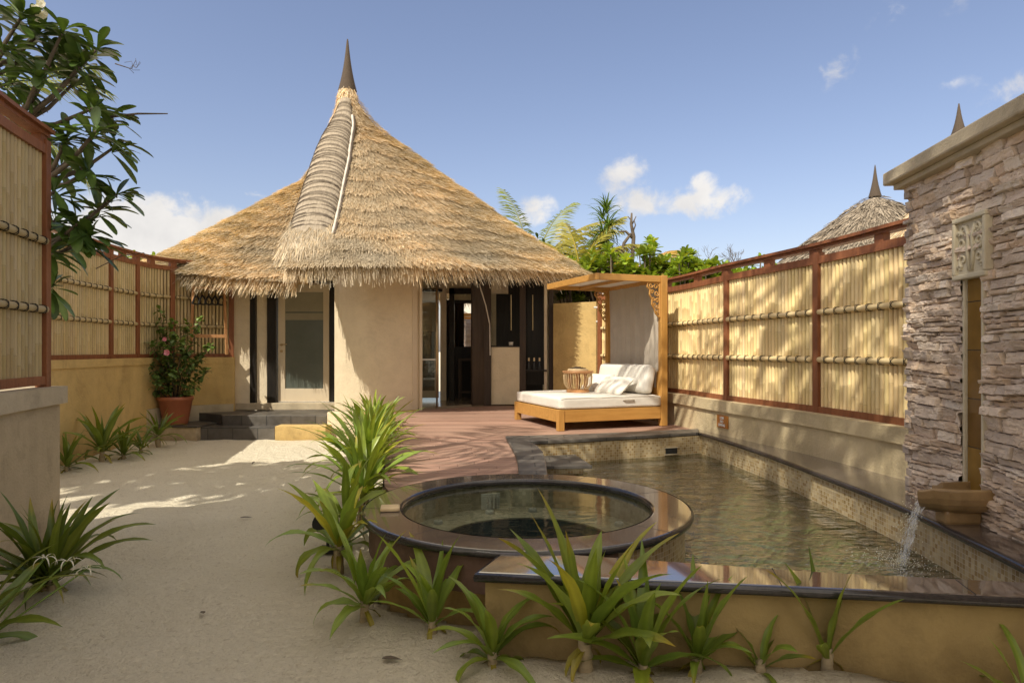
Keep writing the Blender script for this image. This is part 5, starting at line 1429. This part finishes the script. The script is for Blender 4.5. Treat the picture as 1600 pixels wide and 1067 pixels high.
tips = [(-.25, -.05, 1.55, .9), (.42, 0, 1.40, .8), (.62, -.02, .95, 1), (-.05, 0, 1.35, 1), (.15, .1, 1.3, 1), (-.5, .05, .85, .6), (-.62, -.05, .30, .6), (-.45, -.2, .22, .6), (.60, -.1, .50, .7), (.45, -.25, .25, .7), (0, -.35, .9, .9), (.25, -.3, 1.0, .9), (-.3, -.2, .95, .8), (-.25, .25, .7, .6), (.3, .3, .8, .6), (.1, -.35, .5, .7), (-.15, -.38, .35, .6), (-.1, -.1, .7, .6), (.2, 0, .8, .7), (-.35, -.2, .6, .6), (.38, -.2, .65, .7), (.05, -.2, 1.1, .8), (-.2, -.1, 1.2, .8)]
for (tx, ty, tz, br) in tips:
    pts = [Vector((tx*.08, ty*.08, -.05)), Vector((tx*.4, ty*.4, tz*.45)), Vector((tx*.8, ty*.8, tz*.8)), Vector((tx, ty, tz))]
    st.tube(pts, [.010, .008, .005, .003], 5)
    for k in range(60):
        t = rs.uniform(.25, 1) if k > 5 else rs.uniform(.88, 1.0)
        seg = min(2, int(t*3)); f = t*3-seg; p = pts[seg].lerp(pts[seg+1], f)
        d = Vector((rs.normal(0, 1), rs.normal(0, 1), rs.normal(.15, .6))); d.normalize()
        p = p + d*rs.uniform(0, .05)
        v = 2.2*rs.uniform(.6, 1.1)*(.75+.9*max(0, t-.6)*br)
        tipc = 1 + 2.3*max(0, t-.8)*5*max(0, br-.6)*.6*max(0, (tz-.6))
        leafquad(fo, p, d, Vector((0, 0, 1)), rs.uniform(.07, .12), rs.uniform(.055, .085), (v*tipc*1.1, v*(1+(tipc-1)*.8), v), .3)
st.build('branches', M['bark'], hb, local=True, smooth=True); fast_build(fo, 'foliage', M['darkleaf'], hb, local=True)
q = MB()
for (fx, fy, fz, s) in ((.08, -.42, .80, 1), (.02, -.38, 1.02, .7)):
    for k in range(5):
        a = 2*PI*k/5; leafquad(q, Vector((fx, fy, fz)), Vector((math.cos(a), -.5, math.sin(a))), Vector((0, -1, 0)), .065*s, .065*s, (1, 1, 1), -.1)
    q.tube([(fx, fy, fz), (fx, fy-.06*s, fz-.01)], .006, 5, col=(1.2, 1.4, .9))
fast_build(q, 'flower', M['petalpink'], hb, local=True)

def paddle(mb, p, d, Ln, W, col, rs, curl=.35):
    d = d.normalized(); s = d.cross(Vector((0,0,1))); s = s.normalized() if s.length > .05 else Vector((1,0,0)); u = s.cross(d)
    prof = [(0, .06), (.2, .38), (.42, .80), (.65, 1.0), (.85, .82), (.95, .5), (1.0, .08)]
    vs = []; cs = []
    for (t, w_) in prof:
        c = p + d*(t*Ln) - Vector((0,0,1))*(curl*Ln*t*t*.5)
        vs += [c - s*(w_*W/2) + u*(.12*w_*W), c, c + s*(w_*W/2) + u*(.12*w_*W)]
        cs += [tuple(x*.95 for x in col), tuple(x*1.35 for x in col), tuple(x*.95 for x in col)]
    n = len(prof); fs = []
    for k in range(n-1): fs += [(3*k, 3*k+1, 3*k+4, 3*k+3), (3*k+1, 3*k+2, 3*k+5, 3*k+4)]
    mb.add(vs, fs, cs)
def P3(px, py, d): return Vector(((px-800)/1040*d, d, 1.5 + (547-py)/1040*d))
# frangipani tree
frt = thing('frangipani_tree', 'frangipani tree with long dark leaves overhanging the left bamboo screen', 'tree', (-5.05, 6.3, 0))
st = MB(); fo = MB(); fl = MB(); rs = np.random.RandomState(77)
root_ = [Vector((-5.05, 6.3, -.1)), Vector((-5.0, 6.3, 1.0)), Vector((-5.1, 6.2, 1.9))]
st.tube(root_, [.11, .095, .085], 10)
hubs = {'a': P3(20, 200, 6.0), 'b': P3(60, 290, 6.0), 'c': P3(40, 400, 6.2), 'd': P3(-40, 120, 5.9)}
for k in 'abcd':
    h = hubs[k]; st.tube([root_[-1], root_[-1].lerp(h, .5)+Vector((-.12, 0, -.05)), h], [.055, .045, .034], 8)
CL = [(150, 78, 'a', 1), (128, 100, 'a', 1), (85, 88, 'a', 1), (100, 45, 'a', .9), (35, 25, 'd', 1), (60, 55, 'd', 1), (10, 75, 'd', 1.1), (118, 128, 'a', 1), (60, 120, 'a', 1), (20, 130, 'd', 1), (30, 95, 'd', 1.1), (-10, 20, 'd', 1.1),
      (172, 183, 'b', 1), (145, 170, 'a', .6), (182, 228, 'b', .95), (150, 205, 'b', .8), (105, 215, 'b', 1), (75, 215, 'b', 1), (138, 268, 'b', 1), (95, 262, 'b', .9), (182, 305, 'c', .8), (158, 325, 'c', 1), (120, 350, 'c', 1.1), (85, 345, 'c', 1.1), (140, 372, 'c', 1), (75, 395, 'c', 1), (85, 300, 'b', .8), (78, 450, 'c', .9), (100, 380, 'c', 1), (40, 330, 'c', 1), (30, 240, 'b', 1), (10, 180, 'd', 1)]
for i, (px, py, h, s) in enumerate(CL):
    dd = 6.0 + rs.uniform(-.45, .45); tip = P3(px, py, dd); H0 = hubs[h]
    mid = H0.lerp(tip, .55) + Vector((0, 0, -.06))
    st.tube([H0, mid, tip], [.026, .019, .012], 7)
    ax = (tip-mid).normalized()*.5 + Vector((0, 0, .35))
    ax.normalize()
    for k in range(int(21*s)):
        a = k*2.4 + rs.rand(); o1 = ax.orthogonal().normalized(); o2 = ax.cross(o1)
        pol = rs.uniform(.6, 1.75)
        d = ax*math.cos(pol) + (o1*math.cos(a)+o2*math.sin(a))*math.sin(pol)
        v = rs.uniform(.65, 1.25)
        paddle(fo, tip + ax*rs.uniform(-.09, .03), d, rs.uniform(.22, .34), rs.uniform(.070, .10), (v, v, v*.9), rs, rs.uniform(.2, .9))
st.tube([P3(172, 183, 6), P3(215, 178, 6), P3(262, 178, 6)], [.012, .009, .005], 6)
st.tube([P3(180, 100, 6), P3(205, 108, 6), P3(212, 95, 6)], [.006, .004, .002], 5)
st.tube([P3(150, 420, 6), P3(190, 400, 6), P3(225, 395, 6), P3(232, 408, 6)], [.005, .004, .003, .002], 5)
for k in range(6):
    a = rs.rand()*6.28; b = P3(207, 103, 6); st.tube([b, b+Vector((math.cos(a)*.04, 0, math.sin(a)*.04)), b+Vector((math.cos(a+1)*.08, 0, math.sin(a+1)*.07))], .002, 4)
for (px, py) in ((58, 15), (70, 24), (64, 30), (66, 8)):
    c = P3(px, py, 5.9)
    for k in range(5):
        a = 2*PI*k/5; leafquad(fl, c, Vector((math.cos(a), -.4, math.sin(a))), Vector((0, -1, 0)), .055, .045, (1, 1, 1), -.1)
st.build('trunk', M['bark'], frt, smooth=True); fast_build(fo, 'foliage', M['darkleaf'], frt, smooth=True); fast_build(fl, 'flowers', M['petalwhite'], frt)

# palms
def frond(mb, base, az, el, Ln, droop, rs, n=34, reps=(0, .5), LL=.55, col=(1,1,1), lw=.028, hang=.5):
    p = Vector(base); out = Vector((math.cos(az), math.sin(az), 0)); sd = Vector((-math.sin(az), math.cos(az), 0)); pts = [p.copy()]; ds = []
    for k in range(n):
        t = (k+1)/n; e = el - droop*t**1.35; d = out*math.cos(e)+Vector((0,0,1))*math.sin(e); p = p + d*(Ln/n); pts.append(p.copy()); ds.append(d)
    mb.tube(pts, [max(.004, .026*(1-k/n)) for k in range(n+1)], 5, col=(col[0]*1.5, col[1]*1.25, col[2]), cap=False)
    for k in range(int(n*.16), n):
        t = k/n; d = ds[k-1]; up = sd.cross(d); l = LL*(.45+.75*math.sin(PI*min(1, .12+t*.88)))*rs.uniform(.85, 1.1)
        for sg in (-1, 1):
            for rep in reps:
                q0 = pts[k].lerp(pts[min(n, k+1)], rep)
                dd = (sd*sg*.85 + d*(.55+.4*t) - Vector((0,0,1))*(hang*rs.uniform(.2, 1.2))).normalized()
                m1 = q0 + dd*l*.5; dd2 = (dd - Vector((0,0,1))*hang*rs.uniform(.4, 1)).normalized(); e_ = m1 + dd2*l*.5
                w_ = dd.cross(up).normalized()*lw/2 if dd.cross(up).length > .01 else d*lw/2
                w_ = d*lw/2*.8 + Vector((0, 0, lw*.2))
                v = rs.uniform(.75, 1.2); c = tuple(x*v for x in col)
                mb.add([q0-w_*.5, q0+w_*.5, m1+w_, m1-w_, e_], [(0,1,2,3), (3,2,4)], c)
def palm(label, x, y, h, fr, seed, group=None, lean=(0, 0), trunk_r=.12, LL=.55, lw=.03, **kw):
    rs = np.random.RandomState(seed); t = thing('palm_tree', label, 'palm', (x, y, 0), 0, group)
    top = Vector((x+lean[0], y+lean[1], h)); q = MB()
    pts = [Vector((x, y, -.1)), Vector((x+lean[0]*.25, y+lean[1]*.25, h*.35)), Vector((x+lean[0]*.65, y+lean[1]*.65, h*.7)), top]
    q.tube(pts, [trunk_r*1.2, trunk_r, trunk_r*.85, trunk_r*.8], 12); q.build('trunk', M['bark'], t, smooth=True)
    for f in fr:
        az, el, l, dr = f[:4]; col = f[4] if len(f) > 4 else (1, 1, 1)
        m = MB(); frond(m, top, az, el, l, dr, rs, LL=LL, col=col, lw=lw, **kw); fast_build(m, 'frond', M['palmleaf'], t)
    return t
# leafy trees and shrubs
def leafy(label, c, rad, n, ls, seed, mat='darkleaf', name='leafy_tree', cat='tree', group=None, clumps=26, trunk=True, base=None, shape=.9, bright=1.0):
    rs = np.random.RandomState(seed); bx = base or (c[0], c[1], 0)
    t = thing(name, label, cat, bx, 0, group); st = MB(); fo = MB(); c = Vector(c)
    cl = []
    for k in range(clumps):
        v = Vector((rs.normal(), rs.normal(), rs.normal())); v.normalize(); r = rs.rand()**.45*shape
        cl.append((c + Vector((v.x*rad[0]*r, v.y*rad[1]*r, v.z*rad[2]*r)), rs.uniform(.28, .45), rs.uniform(.7, 1.25)))
    if trunk:
        b = Vector(bx); m = b.lerp(c, .5) + Vector((.1, 0, 0)); st.tube([b - Vector((0,0,.1)), m, c], [.13*rad[0]**.5, .10*rad[0]**.5, .05], 9)
        for (p, r, v) in cl: st.tube([m.lerp(c, .6), m.lerp(c, .9).lerp(p, .5) + Vector((0, 0, -.1)), p], [.05, .03, .01], 5)
        st.build('trunk', M['bark'], t, smooth=True)
    per = n//clumps
    for (p, r, v) in cl:
        for k in range(per):
            o_ = Vector((rs.normal(), rs.normal(), rs.normal()))*.5
            q = p + Vector((o_.x*rad[0], o_.y*rad[1], o_.z*rad[2]))*r
            d = Vector((rs.normal(), rs.normal(), rs.normal(-.1, .7)))
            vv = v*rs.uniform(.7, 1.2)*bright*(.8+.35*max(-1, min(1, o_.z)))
            leafquad(fo, q, d, Vector((0, 0, 1)), ls*rs.uniform(.7, 1.3), ls*.5*rs.uniform(.8, 1.2), (vv, vv, vv), .2)
    fast_build(fo, 'crown', M[mat], t)
    return t
def rosette_shrub(label, centres, seed, base, leaf=.17, mat='limeleaf', group=None, name='sea_lettuce_shrub'):
    rs = np.random.RandomState(seed); t = thing(name, label, 'shrub', base, 0, group); st = MB(); fo = MB()
    for (p, s) in centres:
        b = Vector(base) + Vector((0, 0, .2)); st.tube([b, b.lerp(p, .6)+Vector((0, 0, .2)), p], [.035, .025, .014], 5)
        ax = Vector((rs.normal(0, .3), rs.normal(0, .3)-.15, 1)).normalized(); o1 = ax.orthogonal().normalized(); o2 = ax.cross(o1)
        v0 = rs.uniform(.7, 1.2)
        for k in range(15):
            a = k*2.4; pol = .35 + 1.35*k/15; d = ax*math.cos(pol)+(o1*math.cos(a)+o2*math.sin(a))*math.sin(pol)
            v = v0*rs.uniform(.75, 1.2); y_ = 1.35 if rs.rand() < .12 else 1
            paddle(fo, p, d, leaf*s*rs.uniform(.8, 1.15), leaf*s*.42, (v*y_*.85, v*.85*(1 if y_ == 1 else 1.05), v*.8), rs, .3)
    st.build('branches', M['bark'], t, smooth=True); fast_build(fo, 'foliage', M[mat], t, smooth=True); return t
rs = np.random.RandomState(9)
def ctrs(n, x0, x1, ytop, ybot, d0, d1, s=(1, 1.4), hump=None):
    out = []
    for k in range(n):
        px = rs.uniform(x0, x1); top = ytop(px) if callable(ytop) else ytop
        py = top + (ybot-top)*rs.rand()**1.1; out.append((P3(px, py, rs.uniform(d0, d1)), rs.uniform(*s)))
    return out
def b_at(px, d): return ((px-800)/1040*d, d, 0)
rosette_shrub('tall bright green large leaved shrub behind the daybed canopy and below the spiky pandanus', ctrs(80, 915, 1000, lambda x: 388+abs(x-940)*.9+14*math.sin(x*.23), 470, 13.6, 15), 1, b_at(960, 14.5), .19)
rosette_shrub('bright green large leaved shrub right of the bare trunk', ctrs(85, 975, 1052, lambda x: 382+abs(x-1015)*1.1+8*math.sin(x*.3), 470, 13.4, 14.8), 2, b_at(1015, 14.3), .19)
rosette_shrub('rounded lime green shrub with peaked top just above the fence cap', ctrs(80, 1035, 1110, lambda x: 386+abs(x-1074)*1.5, 460, 13.0, 14.4), 3, b_at(1075, 14), .18)
rosette_shrub('low lime green shrub rising behind the middle of the fence', ctrs(60, 1095, 1160, lambda x: 410+abs(x-1120)*.6, 455, 12.6, 13.6), 4, b_at(1130, 13.2), .17)
rosette_shrub('small lime green shrub below the grey thatched roof behind the fence', ctrs(40, 1130, 1215, lambda x: 402+abs(x-1192)*.8, 450, 12.4, 13.4), 5, b_at(1180, 13), .15)
rosette_shrub('green shrub tops seen beside the eave of the thatched hut', ctrs(46, 872, 925, 410, 470, 14.2, 15.4), 6, b_at(905, 15), .18)
rosette_shrub('small green bush peeping over the far left fence', ctrs(26, 205, 262, 402, 430, 12.8, 13.6), 7, b_at(232, 13.2), .15)
leafy('dark green tree mass behind the sea lettuce shrubs', P3(975, 500, 19), (2.6, 1.6, 1.6), 7000, .22, 12, base=b_at(985, 19), bright=.9, clumps=30)
leafy('dark green tree between the hut roof and the daybed canopy', P3(885, 478, 18), (1.3, 1.2, 1.2), 3500, .20, 13, base=b_at(880, 18), bright=.8, clumps=20)
Y_ = (1.5, 1.15, .7); O_ = (2.1, 1.1, .6)
palm('palm with fronds rising behind the right slope of the hut roof', -.0+.55, 18.0, 3.5,
     [(2.6, 1.15, 3.0, .8), (2.2, 1.35, 3.0, .6), (2.9, 1.0, 2.9, .7), (.8, 1.25, 3.0, .8), (.3, 1.0, 3.0, .9, Y_), (-.3, .95, 2.8, 1.2, Y_), (.5, .7, 2.8, .9, Y_), (3.0, .9, 2.4, 1.2), (-.6, .5, 2.4, 1.4, O_), (.1, .35, 2.2, 1.1, O_)], 5, LL=.5)
palm('yellowing palm with drooping fronds left of the pandanus', 1.6, 15.6, 3.25,
     [(.1, .9, 2.0, 1.2, Y_), (.4, 1.25, 1.9, .8, Y_), (1.9, 1.3, 1.7, .7, Y_), (2.7, 1.0, 2.0, 1.1, Y_), (1.0, 1.1, 1.9, .9), (-.4, .5, 1.8, 1.2, O_), (3.3, .5, 1.8, 1.4, O_)], 6, LL=.45)
palm('wind blown palm with brown tipped fronds above the lime green shrubs', 3.35, 17.0, 3.15,
     [(.3, 1.05, 1.7, 1.6, O_), (.1, .8, 1.7, 1.5, Y_), (.6, 1.2, 1.9, 1.4, O_), (-.2, .6, 1.6, 1.4, Y_), (2.4, 1.1, 1.3, .8)], 7, LL=.5)
# pandanus
pd = thing('pandanus', 'spiky pandanus crown standing above the shrubs behind the daybed', 'tree', b_at(948, 16)); q = MB(); top = P3(946, 372, 16)
q.tube([Vector(b_at(955, 16)), P3(955, 470, 16), P3(948, 400, 16), top], [.12, .10, .09, .08], 8); q.build('trunk', M['bark'], pd, smooth=True)
q = MB(); rs = np.random.RandomState(31)
for lvl in range(7):
    c = top + Vector((rs.normal(0, .06), rs.normal(0, .06), -.12 + lvl*.115)); 
    for k in range(26):
        a = rs.rand()*6.28; el_ = rs.uniform(-.5, .9) if lvl < 5 else rs.uniform(.4, 1.45)
        v = rs.uniform(.45, .95); strap(q, c, a, el_+.2, rs.uniform(.42, .68), .045, rs.uniform(.5, 1.8), (v*.9, v*1.0, v*1.1), rs, n=6, ripple=0)
for k in range(50):
    a = rs.rand()*6.28; strap(q, top + Vector((0, 0, -.2)), a, -.2, rs.uniform(.5, .9), .04, 1.3, (2.3, 1.25, .9), rs, n=6, ripple=0)
fast_build(q, 'crown', M['leaf'], pd, smooth=True)
bt = thing('bare_tree', 'dead grey trunk with stubby bare branches beside the pandanus', 'tree', b_at(985, 15.5)); q = MB()
T = lambda *a: [P3(x, y, 15.5) for x, y in a]
q.tube(T((987, 470), (986, 430), (988, 400), (990, 370), (986, 350), (987, 333)), [.07, .06, .05, .045, .035, .02], 7)
q.tube(T((988, 372), (978, 362), (966, 362)), [.035, .03, .015], 6); q.tube(T((989, 362), (993, 352), (991, 345)), [.02, .015, .01], 6)
q.tube(T((972, 440), (970, 410), (975, 380), (986, 365)), [.06, .055, .04, .03], 7); q.tube(T((971, 400), (955, 388), (950, 380)), [.05, .04, .02], 6); q.tube(T((987, 345), (981, 338)), [.02, .008], 5); q.tube(T((988, 350), (994, 338)), [.02, .008], 5)
q.build('trunk', M['bark'], bt, smooth=True)
tw = thing('bare_shrub', 'leafless twiggy shrub behind the fence between green shrub and grey roof', 'shrub', b_at(1140, 15)); q = MB()
def twig(p, d, l, r, depth):
    e = p + d*l; q.tube([p, p.lerp(e, .5)+Vector((rs.normal(0, .02), 0, rs.normal(0, .02))), e], [r, r*.8, r*.6], 4, cap=False)
    if depth:
        for k in range(3):
            d2 = (d + Vector((rs.normal(0, .5), rs.normal(0, .3), rs.normal(.1, .3)))).normalized(); twig(e, d2, l*rs.uniform(.55, .85), r*.6, depth-1)
for px in (1115, 1130, 1145, 1160): twig(P3(px, 440, 15), Vector((rs.normal(0, .3), 0, 1)).normalized(), .30, .014, 3)
q.build('branches', M['bark'], tw)
# palm behind the frangipani
palm('palm whose fronds show through the frangipani at the upper left', -12.2, 14.2, 6.6,
     [(.1, .55, 3.6, .9), (-.5, .2, 3.4, 1.2), (.5, .9, 3.5, 1.0), (-.1, -.1, 3.2, 1.0), (-.9, .5, 3.2, 1.2), (1.6, .7, 3.2, 1.2), (2.8, .6, 3.2, 1.2), (-1.8, .5, 3.2, 1.2), (.25, .05, 3.4, 1.2)], 8, LL=.65)

# ------------------------------------------------------------------ neighbouring huts
def far_hut(label, C, za, Re, prof, seed, mat, pal, nbl, fh, fr0):
    t = thing('thatched_hut', label, 'hut', (C[0], C[1], 0)); ze = 2.9
    def pt(th, rn):
        a = math.radians(th); r = rn*Re; return Vector((C[0]+r*math.sin(a), C[1]-r*math.cos(a), ze + interp(prof, rn)*(za-ze)))
    q = MB(); nth_, nr_ = 64, 20
    for j in range(nr_+1):
        for i in range(nth_+1): p = pt(360*i/nth_, (j/nr_)**1.2); q.v.append((p.x, p.y, p.z-.04)); q.c.append((1,1,1))
    for j in range(nr_):
        for i in range(nth_): a = j*(nth_+1)+i; q.f.append((a, a+nth_+1, a+nth_+2, a+1))
    q.build('thatch_roof', M['thatchbase'] if mat == 'thatch' else M['oldthatch'], t, smooth=True)
    blades('straw_layer', t, M[mat], pt, nbl, (.3, .6), (.02, .045), pal, seed, fringe=2500)
    q = MB(); q.lathe([(Re-.9, 0), (Re-.9, 3.0)], C, 48); q.build('wall', M['plaster'], t, smooth=True)
    finial(t, C, za-.05, fh, fr0); return t
far_hut('hut with weathered grey thatched dome and short spire beyond the fence', (13.2, 24.2), 7.1, 5.6, [(0, 1), (.05, .98), (.12, .92), (.25, .79), (.5, .53), (.75, .26), (1, 0)], 41, 'oldthatch', [(1, 1, 1), (.8, .8, .8), (1.2, 1.15, 1.1), (.65, .62, .6)], 26000, 1.15, .20)
far_hut('hut whose spire and pale thatch peak show above the stone wall', (11.75, 17.5), 7.15, 3.0, P_R, 42, 'thatch', PAL, 9000, .86, .18)

# ------------------------------------------------------------------ trees around the viewpoint that shade the court
def toward_sun(P, t): return (P[0]-LD.x/-LD.z*t, P[1]-LD.y/-LD.z*t, P[2]+t)
def shade_tree(label, P, t, rad, n, seed, ls=.22, clumps=30):
    c = toward_sun(P, t); leafy(label, c, rad, n, ls, seed, base=(c[0]-.6, c[1]-.5, 0), clumps=clumps)
shade_tree('tall leafy tree shading the lower sand from behind the viewpoint', (-.9, 2.9, 0), 18, (1.5, 1.3, .8), 4200, 102)
shade_tree('tall leafy tree shading the front pool wall from behind', (1.3, 2.5, 0), 25, (1.9, 1.9, 1.0), 7500, 103)
shade_tree('tall leafy tree shading the stone wall from behind', (3.1, 3.6, 1.2), 22, (1.5, 1.6, 1.3), 3300, 104)
shade_tree('thin leafy tree shading the hot tub from behind the viewpoint', (-.1, 4.9, .4), 17, (1.5, 1.3, .8), 1300, 106)
shade_tree('thin leafy tree at the far left shading the sand near the steps', (-3.4, 7.5, 0), 8.5, (1.9, 1.3, .8), 450, 105, .34)
def shade_palm(label, P, t, seed, nf=7):
    full = [(k*2*PI/nf + .25*(k % 3), .55 - .5*((k*7) % 5)/4, 2.6, 1.2) for k in range(nf)]
    c = toward_sun(P, t); palm(label, c[0]-.7, c[1]-.5, c[2], full, seed, lean=(.7, .5), LL=.8, lw=.085, n=17, reps=(0,))
shade_palm('coconut palm left of the viewpoint casting frond shadows on the deck', (-.6, 7.7, .4), 7.5, 201, 7)
shade_palm('coconut palm behind the viewpoint casting frond shadows on the fence', (3.1, 6.6, 1.1), 9.5, 202, 8)
shade_palm('slim coconut palm behind the viewpoint shading the fence above the sign', (2.7, 8.3, 1.2), 8.5, 204, 4)
shade_palm('tall coconut palm behind the viewpoint leaning over the pool', (2.3, 9.4, .5), 9, 203, 3)

vl = thing('villa', 'cream villa with a thatched roof added unseen behind the viewpoint to block sky light', 'building', (-1, -5, 0))  # unseen building, added to hold sky light off the front pool wall
q = MB(); q.wall([(-9, -5.6), (7, -5.6)][::-1], [(-9, -12), (7, -12)][::-1], -.05, 3.0); q.build('wall', M['plaster'], vl)
q = MB(); q.add([(-10, -4.6, 2.9), (8, -4.6, 2.9), (5, -9, 5.6), (-7, -9, 5.6), (-10, -13, 2.9), (8, -13, 2.9)], [(0,1,2,3), (1,5,2), (5,4,3,2), (4,0,3), (0,4,5,1)]); q.build('thatch_roof', M['oldthatch'], vl)
for x in (-5.5, -2.2, 1.2, 4.4):
    f_ = MB(); f_.box((x, -5.59, 1.35), (1.6, .06, 2.3)); f_ = f_.build('window', M['blackwood'], vl); p_ = MB(); p_.box((x, -5.555, 1.35), (1.4, .02, 2.1)); p_.build('pane', M['frost'], f_)

rs = np.random.RandomState(55)
for k, (x, y, ln, lab) in enumerate(((-2.3, 5.9, .11, 'dry brown leaf lying alone in the middle of the sand court'), (-.52, 3.15, .10, 'curled brown leaf lying on the sand near the pool wall corner'), (-1.75, 3.75, .07, 'small dry leaf on the open sand in the lower left part'), (-3.4, 8.7, .09, 'dry leaf on the sand near the slate steps'), (-1.5, 2.75, .06, 'tiny dry leaf on the sand at the bottom edge'))):
    q = MB(); paddle(q, Vector((0, 0, .012)), Vector((rs.normal(), rs.normal(), .08)), ln, ln*.4, (1, 1, 1), rs, .1)
    o = q.build('fallen_leaf', M['bark'], local=True, base=(x, y, sand_z(x, y)), label=lab, cat='leaf')

shade_tree('broad leaved tree behind the viewpoint throwing leaf shadows on the fence', (2.95, 6.5, 1.3), 8.5, (.9, 1.7, 1.0), 66, 107, .42, 11)

q = MB()
for a in (20, 62, 104, 146, 188, 230, 275, 318):
    a = math.radians(a); c_, s2 = math.cos(a), math.sin(a)
    q.beam((SPA[0]+.862*c_, SPA[1]+.862*s2, ZC), (SPA[0]+1.092*c_, SPA[1]+1.092*s2, ZC), .004, .0012)
for (x0, y0, x1, y1) in ((.42, 3.12, .46, 3.43), (1.22, 3.01, 1.27, 3.25), (2.02, 2.90, 2.06, 3.1)):
    pass
q.build('rim_joint', M['blackmetal'], spa)
q = MB()
for (x0, y0, x1, y1) in ((.50, 3.11, .54, 3.42), (1.22, 3.01, 1.27, 3.25), (2.02, 2.90, 2.06, 3.09)):
    q.beam((x0, y0, .4365), (x1, y1, .4365), .004, .0012)
q.build('coping_joint', M['blackmetal'], pool)
